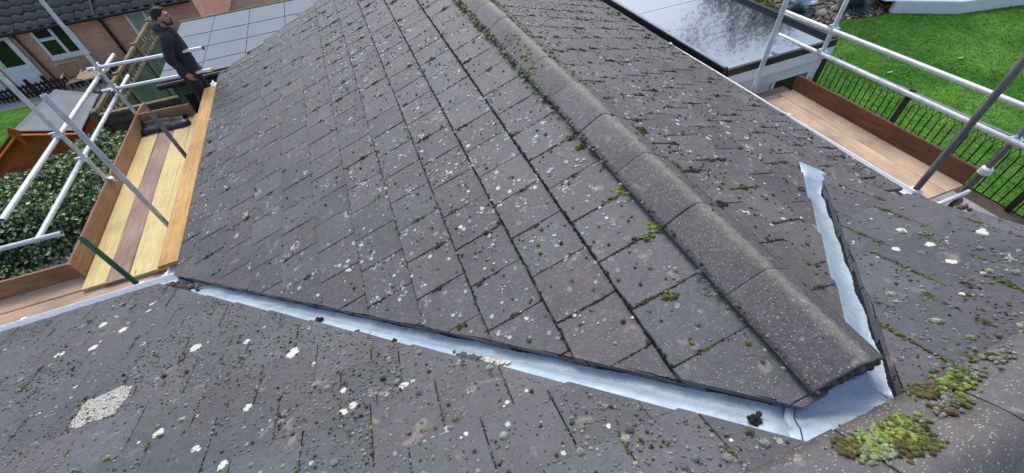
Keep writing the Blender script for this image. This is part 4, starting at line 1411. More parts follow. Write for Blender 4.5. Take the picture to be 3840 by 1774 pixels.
def leafy(name, loc, rad, n, cols, label, size=.05, cat='shrub', stem=True, mat=None):
    th = thing(name, loc, label, cat)
    L = Vector(loc)
    mb = MB()
    for i in range(n):
        while True:
            q = V(rg.uniform(-1, 1), rg.uniform(-1, 1), rg.uniform(-.2, 1))
            if q.length < 1 and q.length > .35 + .5 * rg.random() * (.5 + .5 * mnoise.noise(q * 3)): break
        p = L + V(q.x * rad[0], q.y * rad[1], q.z * rad[2] + .05)
        an = rg.random() * 6.283; tl = rg.gauss(0, .6)
        a = V(math.cos(an), math.sin(an), tl).normalized(); b = a.cross(V(rg.gauss(0, 1), rg.gauss(0, 1), 1.5)).normalized()
        s_ = size * rg.uniform(.6, 1.3)
        c = rg.choice(cols); f = rg.uniform(.7, 1.3)
        mb.add([p - a * s_, p + b * s_ * .5, p + a * s_, p - b * s_ * .5], [(0, 1, 2, 3)], (c[0] * f, c[1] * f, c[2] * f, 1))
    part('foliage', mb, mat or MT['leaf'], th)
    if stem:
        mb = MB()
        for i in range(7):
            an = rg.random() * 6.28
            mb.tube(L, L + V(math.cos(an) * rad[0] * .6, math.sin(an) * rad[1] * .6, rad[2] * .7), .015, .005, 6)
        part('stem', mb, MT['oldwood'], th, kind='stuff')
    return th
YG = [srgb(120, 140, 50, .8), srgb(150, 156, 60, .8), srgb(90, 116, 44, .8), srgb(70, 96, 40, .8)]
leafy('shrub', (12.6, 11.3, G), (.7, .6, .6), 1500, YG, 'yellow-green shrub behind the far edge of the flat roof', .06)
leafy('shrub', (11.7, 12.2, G), (.8, .7, .8), 1400, [srgb(110, 100, 60), srgb(90, 90, 50), srgb(130, 96, 60)], 'brownish shrub at the top edge behind the flat roof', .06)
# blue glass bowl
mb = MB()
bc = V(13.95, 10.6, G)
prof = [(.10, 0), (.14, .02), (.30, .16), (.36, .30), (.38, .31), (.36, .32), (.29, .18), (.10, .05)]
n = 24
vs = [bc + V(r * math.cos(6.2832 * k / n), r * math.sin(6.2832 * k / n), z) for r, z in prof for k in range(n)]
fs = [(j * n + k, j * n + (k + 1) % n, (j + 1) * n + (k + 1) % n, (j + 1) * n + k) for j in range(len(prof) - 1) for k in range(n)] + [tuple(range((len(prof) - 1) * n, len(prof) * n))]
mb.add(vs, fs)
solo('garden_bowl', mb, simple('pale_blue_glaze', srgb(150, 176, 196, .8), .2), tuple(bc), 'pale blue round bowl between the two blue-grey grass tufts', 'bowl', smooth=True)
# white raised bed
rb = thing('raised_bed', (17.5, 8.2, G), 'white rendered raised bed with a pale cap at the edge of the lawn', 'raised bed')
c0, c1, c2 = V(17.36, 8.03, 0), V(15.95, 9.05, 0), V(21.5, 7.05, 0)
def wallseg(a, b, z0, z1, t, mat, name, th):
    d = (b - a).normalized(); nrm = V(-d.y, d.x, 0)
    if nrm.y < 0: nrm = -nrm
    mb = MB()
    q = [a, b, b + nrm * t, a + nrm * t]
    mb.add([V(p.x, p.y, z0) for p in q] + [V(p.x, p.y, z1) for p in q], [(3, 2, 1, 0), (4, 5, 6, 7), (0, 1, 5, 4), (1, 2, 6, 5), (2, 3, 7, 6), (3, 0, 4, 7)])
    return part(name, mb, mat, th)
MT['render_white'] = simple('white_render', (.72, .73, .75), .8, 0, .06, 3)
k = 6
for (a, b) in ((c0, c1), (c0 + V(.003, 0, 0), c2)):
    for i in range(k):
        wallseg(a.lerp(b, (i + .004) / k), a.lerp(b, (i + .996) / k), G, G + .33, .2, MT['render_white'], 'panel', rb)
mb = MB()
pts = [c1 + V(-.2, .2, 0), c0 + V(0, .02, 0), c2 + V(0, .02, 0), V(21.5, 12, 0), V(15.5, 12, 0)]
mb.add([V(p.x, p.y, G + .332) for p in pts] + [V(p.x, p.y, G + .36) for p in pts], [(4, 3, 2, 1, 0), (5, 6, 7, 8, 9)] + [(i, (i + 1) % 5, 5 + (i + 1) % 5, 5 + i) for i in range(5)])
part('cap', mb, MT['white_paint'], rb)

# ------------------------------------------------------------------ wire fence on the right, paving strip
fx = 10.0
fe = thing('wire_fence', (fx, 3, G), 'black bow-topped wire garden fence with a grey top rail along the lawn', 'fence')
W = .0065
y = -2.0
while y < 6.4:
    top = -4.93 + .012 * (3 - y) * 0
    pts = [V(fx, y, G + .02), V(fx + .004, y + .004, top - .25)]
    for k in range(1, 8):
        t = math.pi * k / 8
        pts.append(V(fx, y + .13 - .13 * math.cos(t), top - .25 + .22 * math.sin(t)))
    pts += [V(fx - .004, y + .26, top - .25), V(fx, y + .26, G + .02)]
    mb = MB().path(pts, W, 5)
    part('hoop', mb, MT['steel_post'], fe)
    y += .135
for z in (-5.85, -5.55, -5.22):
    part('wire', MB().tube((fx + .008, -2, z), (fx + .008, 6.5, z), W * .8, n=5), MT['steel_post'], fe)
part('top_rail', MB().tube((fx, -2, -4.78), (fx, 6.5, -4.93), .028, n=10), MT['galv_dull'], fe)
for y in (4.50, 2.0, -.5, 6.5):
    mb = MB().box((fx - .035, y - .045, G), (fx + .035, y + .045, -4.74 - .015 * (y + 2)))
    part('post', mb, MT['steel_post'], fe)
# bright pole at the far end of the fence
for i in range(7):
    for j in range(16):
        x0 = 6.9 + .46 * (i - 0); y0 = -2.2 + .46 * j
        if x0 + .45 > 9.98: continue
        mb = MB().box((x0, y0, G - .015), (x0 + .45, y0 + .45, G + .018 + rg.uniform(0, .006)))
        o = struct('slab', mb, MT['paving'], parent=None)
        if i == 0 and j == 0:
            pv = bpy.data.objects.new('paving', None); col.objects.link(pv); pv['kind'] = 'structure'
        del o['kind']; o.parent = pv
mb = MB()
for i in range(140):
    x, y = rg.uniform(6.0, 9.4), rg.uniform(1.4, 3.2)
    r = rg.uniform(.04, .11)
    n0 = len(mb.v); mb.sphere((x, y, G + .05 + rg.uniform(0, .2)), (r, r * rg.uniform(.5, 1), r * .6), 6, 4)
    c = rg.choice([srgb(110, 105, 98), srgb(150, 145, 138), srgb(70, 62, 54), srgb(96, 70, 56)])
    mb.c += [tuple(c) + (1,)] * (len(mb.v) - n0)
rb_ = struct('rubble', mb, MT['leaf'], kind='stuff'); tag(rb_, 'broken tiles and rubble on the ground below the right scaffold', 'rubble')

# ------------------------------------------------------------------ flat-roofed extension
def wet_roof():
    m = Mat('wet_black_membrane')
    p = m.pos()
    m.bump(m.math('ADD', m.noise(m.mapping(p, (1.2, 5, 1)), 5, 4, .65), m.math('MULTIPLY', m.noise(p, 2.2, 3), 1.4)) , .022, .06)
    rgh = m.ramp(m.noise(p, 1.6, 4, .6), [(.35, .035), (.7, .12)])
    m.b.inputs['IOR'].default_value = 2.7
    m.b.inputs['Coat Weight'].default_value = 1.0
    m.b.inputs['Coat Roughness'].default_value = .03
    return m.out((.012, .013, .015), rgh, 0.0, .9)
MT['wet'] = wet_roof()
ex = thing('flat_roof_extension', (4.9, 6, G), 'white framed extension with a wet black flat roof mirroring the sky', 'extension')
zf = -2.62
x0, x1, ya, yb = 3.97, 5.72, 3.68, 9.4
ys = [ya + .03, 4.62, 5.75, 6.9, 8.1, yb]
for i in range(5):
    mb = MB().box((x0 + .05, ys[i], zf - .02 + .003 * i), (x1 - .04, ys[i + 1] + .03, zf + .003 * i))
    part('roof_sheet', mb, MT['wet'], ex)
mb = MB().box((x0 - .01, ya, zf - .06), (x0 + .05, yb, zf + .055)); part('kerb', mb, MT['black_plastic'], ex)
mb = MB().box((x0 + .0, ya + .02, zf + .056), (x0 + .048, yb, zf + .066)); part('kerb_trim', mb, simple('grey_trim', (.22, .25, .27), .4, .3), ex)
mb = MB().box((x0 + .051, ya - .012, zf - .06), (x1, ya + .028, zf + .03)); part('kerb', mb, MT['black_plastic'], ex)
mb = MB().box((x1 - .045, ya + .029, zf - .06), (x1 + .02, yb, zf + .045)); part('kerb', mb, MT['black_plastic'], ex)
part('fascia_board', MB().box((x0, ya - .005, zf - .21), (x1 + .01, ya + .02, zf - .063)), MT['upvc'], ex)
part('fascia_board', MB().box((x1 - .01, ya + .021, zf - .21), (x1 + .015, yb, zf - .063)), MT['upvc'], ex)
part('fascia_board', MB().box((x0, ya + .06, zf - .40), (x1 - .02, ya + .09, zf - .235)), MT['upvc'], ex)
part('soffit', MB().box((x0, ya + .021, zf - .233), (x1 - .012, ya + .2, zf - .212)), MT['black_plastic'], ex)
mb = MB().box((x0, ya + .14, G), (5.05, ya + .2, zf - .4)); part('wall', mb, MT['upvc'], ex)
part('corner_post', MB().box((5.56, ya + .07, G), (5.68, ya + .19, zf - .4)), MT['upvc'], ex)
part('side_wall', MB().box((5.56, ya + .2, G), (5.68, yb, zf - .235)), MT['upvc'], ex)
wd = part('window', MB().box((5.05, ya + .15, -4.6), (5.56, ya + .165, zf - .41)), MT['glass_dark'], ex)
part('mullion', MB().box((5.03, ya + .12, -4.6), (5.08, ya + .19, zf - .405)), MT['upvc'], ex, parent=wd)

# ------------------------------------------------------------------ tree beyond the extension (mirrored in its wet roof)
def tree(loc, hgt, rad, zc, n, cols, label, seed, bare=.0):
    r = random.Random(seed)
    th = thing('garden_tree', loc, label, 'tree')
    L = Vector(loc)
    mb = MB()
    ends = []
    fork = L + V(r.gauss(0, .15), r.gauss(0, .15), hgt * .34)
    mb.tube(L, fork, .20, .15, 10)
    for i in range(8):
        an = 6.283 * i / 8 + r.uniform(-.3, .3); o_ = r.uniform(.25, .8)
        a = fork + V(math.cos(an) * rad * o_ * .5, math.sin(an) * rad * o_ * .5, hgt * .22)
        b = fork + V(math.cos(an) * rad * o_, math.sin(an) * rad * o_, hgt * r.uniform(.42, .62))
        mb.tube(fork, a, .12, .07, 8); mb.tube(a, b, .07, .02, 7)
        for j in range(4):
            q = a.lerp(b, r.random()); e = q + V(r.gauss(0, .6), r.gauss(0, .6), r.uniform(.1, .8))
            mb.tube(q, e, .03, .008, 5); ends.append(e)
        ends += [a, b, a.lerp(b, .5)]
    part('trunk', mb, MT['oldwood'], th, True)
    mb = MB()
    for i in range(n):
        e = r.choice(ends)
        p = e + V(r.gauss(0, .42), r.gauss(0, .42), r.gauss(0, .36))
        a = V(r.gauss(0, 1), r.gauss(0, 1), r.gauss(0, .6)).normalized(); b = a.cross(V(r.gauss(0, 1), r.gauss(0, 1), 1)).normalized()
        s_ = r.uniform(.05, .11); c = r.choice(cols); f = r.uniform(.7, 1.25)
        mb.add([p - a * s_, p + b * s_ * .55, p + a * s_, p - b * s_ * .55], [(0, 1, 2, 3)], (c[0] * f, c[1] * f, c[2] * f, 1))
    part('crown', mb, MT['leaf'], th)
TG = [srgb(74, 92, 46), srgb(60, 78, 40), srgb(92, 104, 56), srgb(84, 78, 44)]
tree((15.2, 13.2, G), 9.0, 2.6, 0, 9000, TG, 'tall broadleaf tree beyond the gravel, mirrored in the wet flat roof', 3)
tree((19.0, 13.6, G), 8.4, 2.4, 0, 6000, TG, 'second broadleaf tree to the right, mirrored at the outer edge of the wet roof', 8)
# ------------------------------------------------------------------ neighbour's brick bungalow at the back left
YH = 18.6
nh = thing('brick_house', (-9, YH, G), 'salmon brick bungalow with white windows and a dark pantile roof', 'house')
ZE = -4.20
part('wall', MB().box((-15, YH, G), (-4.9, YH + .25, ZE + .02)), MT['brick'], nh)
part('side_wall', MB().box((-5.15, YH + .251, G), (-4.9, YH + 7, ZE + .02)), MT['brick'], nh)
MT['pantile'] = tile_mat('dark_pantile', srgb(84, 82, 80), srgb(92, 84, 78), srgb(80, 82, 84), 1.0, .5)
def pantile_mesh(name, seed):
    r = random.Random(seed)
    w, L, n = .33, .42, 9
    prof = [(w * i / n, .032 * math.sin(2 * math.pi * i / n + .4) + .01) for i in range(n + 1)]
    vs = [(x, 0, z + r.uniform(-.002, .002)) for x, z in prof] + [(x, L, z - .05) for x, z in prof] + [(x, 0, z - .035) for x, z in prof]
    N = n + 1
    fs = [(i, i + 1, N + i + 1, N + i) for i in range(n)] + [(2 * N + i, 2 * N + i + 1, i + 1, i) for i in range(n)]
    me = bpy.data.meshes.new(name); me.from_pydata(vs, [], fs); me.materials.append(MT['pantile'])
    me.polygons.foreach_set('use_smooth', [i < n for i in range(len(fs))]); me.update()
    return me
pms = [pantile_mesh('pantile', s) for s in range(4)]
pit = math.radians(32)
rf_ = part('roof', MB().add([(-15, YH - .3, ZE - .02), (-4.8, YH - .3, ZE - .02), (-4.8, YH + 3.6, ZE + 2.42), (-15, YH + 3.6, ZE + 2.42)], [(0, 1, 2, 3)]).add([(-15, YH + 3.6, ZE + 2.42), (-4.8, YH + 3.6, ZE + 2.42), (-4.8, YH + 7.4, ZE - .02), (-15, YH + 7.4, ZE - .02)], [(0, 1, 2, 3)]), MT['under'], nh)
rp = random.Random(6)
for j in range(9):
    for i in range(30):
        o = bpy.data.objects.new('pantile', pms[rp.randrange(4)]); col.objects.link(o)
        o.parent = rf_
        s_ = .30 * j - .06
        o.location = V(-14.9 + .335 * i + .006 * rp.random(), YH - .3 + s_ * math.cos(pit), ZE + .05 + s_ * math.sin(pit)) - nh.location
        o.rotation_euler = (pit + rp.gauss(0, .01), rp.gauss(0, .01), rp.gauss(0, .008))
part('gutter', MB().tube((-15, YH - .36, ZE - .02), (-4.9, YH - .36, ZE - .06), .055, n=10), MT['steel_post'], nh)
part('fascia_board', MB().box((-15, YH - .24, ZE - .13), (-4.9, YH - .21, ZE + .0)), simple('brown_fascia', srgb(150, 128, 112), .6), nh)
part('lintel_course', MB().box((-15, YH - .012, ZE - .10), (-4.9, YH - .002, ZE - .03)), simple('red_brick_course', srgb(140, 70, 58), .9), nh)
mb = MB(); mb.path([V(-7.70, YH + .6, ZE + .62), V(-7.70, YH - .3, ZE - .0), V(-7.70, YH - .10, ZE - .25), V(-7.70, YH - .07, G)], .05, 10)
part('downpipe', mb, MT['steel_post'], nh)
mb = MB(); mb.path([V(-10.24, YH - .3, ZE - .02), V(-10.14, YH - .10, ZE - .2), V(-10.12, YH - .07, G)], .035, 8)
part('downpipe', mb, simple('brown_pipe', srgb(80, 56, 50), .5), nh)
def window(x0, x1, z0, z1, lights, name='window'):
    w = part(name, MB().box((x0 - .03, YH - .06, z0 - .08), (x1 + .05, YH - .02, z0 - .002)), MT['upvc'], nh)   # sill
    mb = MB(); f = .075
    mb.box((x0, YH - .05, z0), (x0 + f, YH - .004, z1)); mb.box((x1 - f, YH - .05, z0), (x1, YH - .004, z1))
    mb.box((x0 + f, YH - .05, z0), (x1 - f, YH - .004, z0 + f)); mb.box((x0 + f, YH - .05, z1 - f), (x1 - f, YH - .004, z1))
    for b in lights[0]: mb.box((b[0], YH - .046, b[1]), (b[2], YH - .006, b[3]))
    part('frame', mb, MT['upvc'], nh, parent=w)
    for p in lights[1]:
        part('pane', MB().box((p[0], YH - .022, p[1]), (p[2], YH - .012, p[3])), MT['glass_dark'], nh, parent=w)
    return w
xm = -9.20
w1 = window(-9.74, -8.66, -5.21, -4.29, ([(xm - .04, -5.13, xm + .05, -4.37), (-9.66, -4.69, xm - .04, -4.60)], [(-9.66, -4.60, xm - .04, -4.37), (-9.66, -5.13, xm - .04, -4.69), (xm + .05, -5.13, -8.74, -4.37)]))
part('ornament', MB().sphere((-9.42, YH - .006, -5.05), (.05, .004, .06), 8, 6), MT['white_paint'], nh, parent=w1)
w2 = window(-7.02, -5.9, -5.18, -4.33, ([(-6.5, -5.1, -6.42, -4.41)], []))
part('blind', MB().box((-6.945, YH - .022, -5.10), (-5.98, YH - .012, -4.41)), simple('pale_blind', srgb(168, 182, 172, .8), .8), nh, parent=w2)
# doors
def door(x0, x1, glass):
    d = part('door', MB().box((x0, YH - .05, G + .02), (x1, YH - .004, -4.28)), MT['upvc'], nh)
    if glass:
        part('pane', MB().box((x0 + .17, YH - .056, -5.22), (x1 - .15, YH - .051, -4.45)), MT['glass_dark'], nh, parent=d)
        part('lower_panel', MB().box((x0 + .16, YH - .062, -5.92), (x1 - .14, YH - .051, -5.34)), MT['white_paint'], nh, parent=d)
        part('handle', MB().box((x0 + .08, YH - .08, -5.2), (x0 + .13, YH - .051, -5.02)), MT['galv_new'], nh, parent=d)
    return d
door(-11.2, -10.34, True)
door(-12.4, -11.55, False)
mb = MB().box((-8.36, YH - .07, -4.37), (-8.12, YH - .012, -4.21)); va_ = part('extractor_vent', mb, simple('cream_plastic', srgb(222, 212, 176), .5), nh)
part('louvre', MB().box((-8.31, YH - .082, -4.335), (-8.17, YH - .071, -4.245)), simple('grey_louvre', srgb(120, 116, 104), .6), nh, parent=va_)

# ------------------------------------------------------------------ dark picket fence
pk = thing('picket_fence', (-10.5, 17.75, G), 'low dark brown picket fence in front of the brick bungalow', 'fence')
xx = -13.5
k = 0
while xx < -7.6:
    h = .42 + rg.uniform(-.01, .02)
    y_ = 17.75 + .03 * math.sin(k)
    mb = MB().box((xx, y_ - .012, G + .03), (xx + .075, y_ + .012, G + h)); mb.add([(xx, y_ - .012, G + h), (xx + .075, y_ - .012, G + h), (xx + .0375, y_, G + h + .05)], [(0, 1, 2)])
    part('picket', mb, MT['darkwood'], pk)
    xx += .135; k += 1
for z in (.12, .33):
    part('rail', MB().box((-13.5, 17.775, G + z), (-7.6, 17.81, G + z + .05)), MT['darkwood'], pk)
for x in (-12.9, -10.43, -9.95, -8.4):
    part('post', MB().box((x - .04, 17.70, G), (x + .04, 17.72 + .05, G + .60)), MT['darkwood'], pk)
struct('patio', MB().add([(-13.5, 17.3, G + .004), (-7, 17.0, G + .004), (-7, 18.6, G + .004), (-13.5, 18.6, G + .004)], [(0, 1, 2, 3)]), MT['paving'])
# bench-like garden chair and round table
def garden_chair(loc, rz, label):
    th = thing('garden_chair', loc, label, 'chair')
    M = Matrix.Translation(Vector(loc)) @ Matrix.Rotation(rz, 4, 'Z')
    def bx(lo, hi): return MB().box(lo, hi, M)
    m = MT['teak']
    for sx in (-.26, .26):
        part('leg', bx((sx - .025, -.25, 0), (sx + .025, -.20, .42)), m, th); part('leg', bx((sx - .025, .20, 0), (sx + .025, .25, .88)), m, th)
        part('armrest', bx((sx - .03, -.26, .60), (sx + .03, .21, .625)), m, th)
    for i in range(5): part('seat_slat', bx((-.235, -.24 + .095 * i, .40), (.235, -.165 + .095 * i, .42)), m, th)
    part('top_rail', bx((-.235, .205, .82), (.235, .24, .88)), m, th); part('lower_rail', bx((-.235, .205, .45), (.235, .24, .49)), m, th)
    for i in range(6): part('back_slat', bx((-.21 + .075 * i, .212, .49), (-.17 + .075 * i, .232, .82)), m, th)
MT['teak'] = wood('bleached_teak', srgb(196, 172, 140, .8), srgb(160, 136, 108, .8), 1, .8, .2)
garden_chair((-8.95, 17.35, G), .15, 'pale slatted wooden garden chair by the brick bungalow')
tb_ = thing('garden_table', (-8.1, 16.7, G), 'pale round slatted garden table next to the wooden chair', 'table')
for i in range(9):
    yv = -.4 + .1 * i; hw = math.sqrt(max(.02, .45 ** 2 - yv ** 2))
    part('top_slat', MB().box((-8.1 - hw, 16.7 + yv - .045, G + .68), (-8.1 + hw, 16.7 + yv + .045, G + .71)), MT['teak'], tb_)
for sx, sy in ((-.25, -.25), (.25, -.25), (.25, .25), (-.25, .25)):
    part('leg', MB().bar((-8.1 + sx * 1.3, 16.7 + sy * 1.3, G), (-8.1 + sx * .7, 16.7 + sy * .7, G + .68), .05, .05, (1, 0, 0)), MT['teak'], tb_)

# ------------------------------------------------------------------ shed with grey felt roof
def felt(name, c, var=.1):
    m = Mat(name); p = m.pos()
    cc = m.mix(1.0, c, m.ramp(m.noise(p, 1.5, 5, .6), [(.3, 1 - var), (.7, 1 + var)]), 'MULTIPLY')
    cc = m.mix(1.0, cc, m.ramp(m.noise(p, 90, 2), [(.3, .85), (.7, 1.12)]), 'MULTIPLY')
    m.bump(m.noise(p, 70, 3), .3, .005)
    return m.out(cc, .75, spec=.3)
MT['felt'] = felt('grey_felt', srgb(140, 147, 152, .76))
MT['felt_blue'] = felt('blue_grey_felt', srgb(110, 120, 134, .75))
sh = thing('garden_shed', (-6.3, 10.2, G), 'timber shed with orange stained gable and a grey felt roof', 'shed')
ap0, ap1 = V(-6.30, 9.34, -3.63), V(-6.16, 11.0, -3.66)
el0, el1 = V(-6.98, 8.95, -4.05), V(-6.80, 10.65, -4.08)
er0, er1 = V(-5.62, 9.73, -4.05), V(-5.74, 11.40, -4.07)
for a, b, c, d in ((ap0, el0, el1, ap1), (er0, ap0, ap1, er1)):
    mb = MB(); u = V(0, 0, .02)
    mb.add([a, b, c, d, a + u, b + u, c + u, d + u], [(0, 1, 2, 3), (7, 6, 5, 4), (0, 4, 5, 1), (1, 5, 6, 2), (2, 6, 7, 3), (3, 7, 4, 0)])
    part('roof_sheet', mb, MT['felt'], sh)
gd = (er0 - el0).normalized(); gn = V(gd.y, -gd.x, 0)
for a, b in ((ap0, el0), (ap0, er0)):
    part('bargeboard', MB().bar(a + gn * .03 + V(0, 0, -.05), b + gn * .03 + V(0, 0, -.05), .02, .13, gn), MT['orange'], sh)
fp = ap0 + gn * .05
q = [fp + gd * -.08 + V(0, 0, .02), fp + gd * .08 + V(0, 0, .02), fp + V(0, 0, .13), fp + V(0, 0, -.26)]
part('finial', MB().add(q + [p + gn * .03 for p in q], [(0, 3, 1, 2), (4, 6, 5, 7), (0, 2, 6, 4), (2, 1, 5, 6), (1, 3, 7, 5), (3, 0, 4, 7)]), MT['orange'], sh)
bl, br = el0.lerp(er0, .07), el0.lerp(er0, .93)
rd = (er1 - er0).normalized()
for i in range(17):     # shiplap boards of the gable and right wall
    z0 = G + .15 * i; z1 = min(z0 + .152, -3.69)
    if z0 > -3.72: break
    def ends(z):
        f = 0 if z < -4.0 else (z + 4.0) / .34 * .5
        return bl.lerp(br, min(.49, f)), bl.lerp(br, 1 - min(.49, f))
    a0, b0 = ends(z0); a1, b1 = ends(z1)
    inn = -gn * .06
    part('board', MB().add([V(p.x, p.y, z) + inn + o_ for p, z, o_ in ((a0, z0, gn * .012), (b0, z0, gn * .012), (b1, z1, V(0, 0, 0)), (a1, z1, V(0, 0, 0)))], [(0, 1, 2, 3)]), MT['orange'], sh)
    if z1 < -4.1:
        s0 = br - gn * .07; s1 = s0 + rd * 1.55
        part('board', MB().add([V(s0.x + .012, s0.y, z0), V(s1.x + .012, s1.y, z0), V(s1.x, s1.y, z1), V(s0.x, s0.y, z1)], [(0, 1, 2, 3)]), MT['orange'], sh)
s0 = bl - gn * .07; s1 = s0 + rd * 1.55; t1 = br - gn * .07 + rd * 1.55
part('side_wall', MB().add([V(s0.x, s0.y, G), V(s1.x, s1.y, G), V(s1.x, s1.y, -4.1), V(s0.x, s0.y, -4.1)], [(0, 1, 2, 3)]), MT['orange'], sh)
part('rear_wall', MB().add([V(s1.x, s1.y, G), V(t1.x, t1.y, G), V(t1.x, t1.y, -4.1), V(s1.x, s1.y, -4.1)], [(0, 1, 2, 3)]), MT['orange'], sh)

# ------------------------------------------------------------------ variegated ivy hedge
IV = [srgb(58, 86, 52), srgb(74, 102, 62), srgb(46, 70, 44), srgb(88, 112, 72)]
IVP = [srgb(168, 178, 124, .9), srgb(196, 202, 160, .9), srgb(146, 164, 106, .9)]
IVL = [srgb(140, 176, 60, .85), srgb(164, 196, 80, .85)]
iv = thing('ivy_hedge', (-5.3, 7.6, G), 'dense variegated ivy hedge between the left scaffold and the orange shed', 'hedge')
ri = random.Random(17)
mb = MB()
def ivy_top(x, y):
    return -3.92 + .30 * mnoise.noise(Vector((x * 1.1, y * 1.1, 4))) + .12 * mnoise.noise(Vector((x * 4, y * 4, 1))) - max(0, 7.1 - y) * 1.1 - .10 * max(0, -5.6 - x)
for i in range(25000):
    x, y = ri.uniform(-7.6, -3.98), ri.uniform(6.35, 8.95)
    zt = ivy_top(x, y)
    if y > 8.5 and x < -5.2: zt -= (y - 8.5) * .8
    depth = abs(ri.gauss(0, .10)) if y > 7.0 else ri.uniform(0, 1.3) * ri.random()
    z = zt - depth
    if z < G + .1: continue
    if ri.random() < .12: z -= ri.random() * 1.0
    k = mnoise.noise(Vector((x * 2.2, y * 2.2, z * 2.2)))
    p = V(x, y, z)
    nrm = V(ri.gauss(0, .6), -.55 + ri.gauss(0, .5), .7 + ri.gauss(0, .35)).normalized()
    a = nrm.orthogonal().normalized(); a = Matrix.Rotation(ri.random() * 6.28, 3, nrm) @ a; b = nrm.cross(a)
    s_ = ri.uniform(.022, .046)
    c = ri.choice(IV)
    if ri.random() < .28 + .35 * k: c = ri.choice(IVP)
    if ri.random() < .03 + .10 * max(0, k) and depth < .12: c = ri.choice(IVL)
    f = ri.uniform(.75, 1.25)
    # three-lobed leaf folded along its rib
    q = [p - a * s_ * .75, p - a * s_ * .35 + b * s_ * .7 + nrm * .008, p + a * s_ * .15 + b * s_ * .45, p + a * s_, p + a * s_ * .15 - b * s_ * .45, p - a * s_ * .35 - b * s_ * .7 + nrm * .008]
    mb.add(q, [(0, 1, 2, 3), (0, 3, 4, 5)], (c[0] * f, c[1] * f, c[2] * f, 1))
part('foliage', mb, MT['leaf'], iv)
mb = MB()
for i in range(24):
    x, y = ri.uniform(-7.2, -4.2), ri.uniform(6.9, 8.7)
    q = [V(x, y, G)]
    for j in range(4): q.append(q[-1] + V(ri.gauss(0, .12), ri.gauss(0, .12), .42))
    mb.path(q, .018, 5)
part('stem', mb, MT['oldwood'], iv, kind='stuff')
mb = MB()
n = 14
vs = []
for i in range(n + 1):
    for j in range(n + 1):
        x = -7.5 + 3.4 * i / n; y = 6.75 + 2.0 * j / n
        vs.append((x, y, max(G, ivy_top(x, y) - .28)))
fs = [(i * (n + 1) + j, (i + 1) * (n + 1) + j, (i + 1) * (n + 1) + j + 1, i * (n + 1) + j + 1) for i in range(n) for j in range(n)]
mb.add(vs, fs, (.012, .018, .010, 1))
part('dark_inner_sheet', mb, MT['leaf'], iv)  # near-black sheet below the leaves closes the gaps between them

# low store roof and timber below the hedge
st_ = thing('log_store', (-5.4, 6.9, G), 'low store with a sloping blue-grey felt lid below the left scaffold', 'store')
mb = MB(); q = [V(-5.62, 6.40, -4.62), V(-4.9, 6.35, -4.60), V(-4.9, 7.45, -4.58), V(-5.62, 7.42, -4.6)]
mb.add(q + [p - V(0, 0, .03) for p in q], [(0, 1, 2, 3), (7, 6, 5, 4), (0, 4, 5, 1), (1, 5, 6, 2), (2, 6, 7, 3), (3, 7, 4, 0)])
part('lid', mb, MT['felt_blue'], st_)
part('body', MB().box((-5.55, 6.45, G), (-4.95, 7.38, -4.66)), MT['darkwood'], st_)
for i, (x, y, L, rz, m, lb) in enumerate(((-6.55, 6.9, 1.3, .2, 'oldwood', 'old brown sleeper on the ground below the ivy'), (-6.1, 6.95, .9, 1.5, 'toe', 'reddish timber on the ground beside the blue-grey lid'), (-6.9, 6.5, 1.2, .25, 'oldwood', 'dark timber on the ground at the far lower left'))):
    d = V(math.cos(rz), math.sin(rz), 0)
    plank('sleeper', V(x, y, G + .25) - d * L / 2, V(x, y, G + .25) + d * L / 2, .24, .22, MT[m], lb, 'timber')
plank('white_batten', (-6.95, 7.75, G + .5), (-7.1, 8.1, G + .55), .09, .03, MT['white_paint'], 'short white board lying beside the blue-grey lid', 'board')
# ------------------------------------------------------------------ panel fence (across) and trellis fence (running back)
pf = thing('panel_fence', (-4.6, 10.14, G), 'weathered brown board fence behind the far scaffold end', 'fence')
xx = -5.42
while xx < -2.3:
    h = -4.03 + rg.uniform(-.008, .008)
    part('fence_board', MB().box((xx, 10.14 + rg.uniform(-.006, .006), G + .05), (xx + .135, 10.165, h)), MT['oldwood'], pf)
    xx += .142
part('capping', MB().box((-5.45, 10.10, -4.03), (-2.3, 10.20, -3.985)), MT['mossywood'], pf)
part('rail', MB().box((-5.42, 10.09, -4.22), (-2.3, 10.135, -4.14)), MT['oldwood'], pf)
part('post', MB().box((-5.47, 10.09, G), (-5.37, 10.19, -3.9)), MT['greenwood'], pf)
tr = thing('trellis_fence', (-5.5, 12.6, G), 'green stained garden fence topped with mossy square trellis, running back to the bungalow', 'fence')
yy = 10.25
while yy < 16.6:
    part('fence_board', MB().box((-5.50 + rg.uniform(-.005, .005), yy, G + .05), (-5.47, yy + .14, -4.42 + rg.uniform(-.01, .01))), MT['greenwood'] if yy > 11.2 else MT['mossywood'], tr)
    yy += .15
for z in (-4.40, -4.03): part('rail', MB().box((-5.53, 10.2, z), (-5.45, 16.6, z + .06)), MT['mossywood'], tr)
yy = 10.3
while yy < 16.5:
    part('trellis_slat', MB().box((-5.505, yy, -4.34), (-5.475, yy + .06, -4.03)), MT['mossywood'], tr)
    yy += .22
part('trellis_slat', MB().box((-5.508, 10.2, -4.21), (-5.472, 16.6, -4.17)), MT['mossywood'], tr)
for yv in (10.25, 12.05, 13.85, 15.65): part('post', MB().box((-5.55, yv, G), (-5.44, yv + .1, -3.93)), MT['mossywood'], tr)

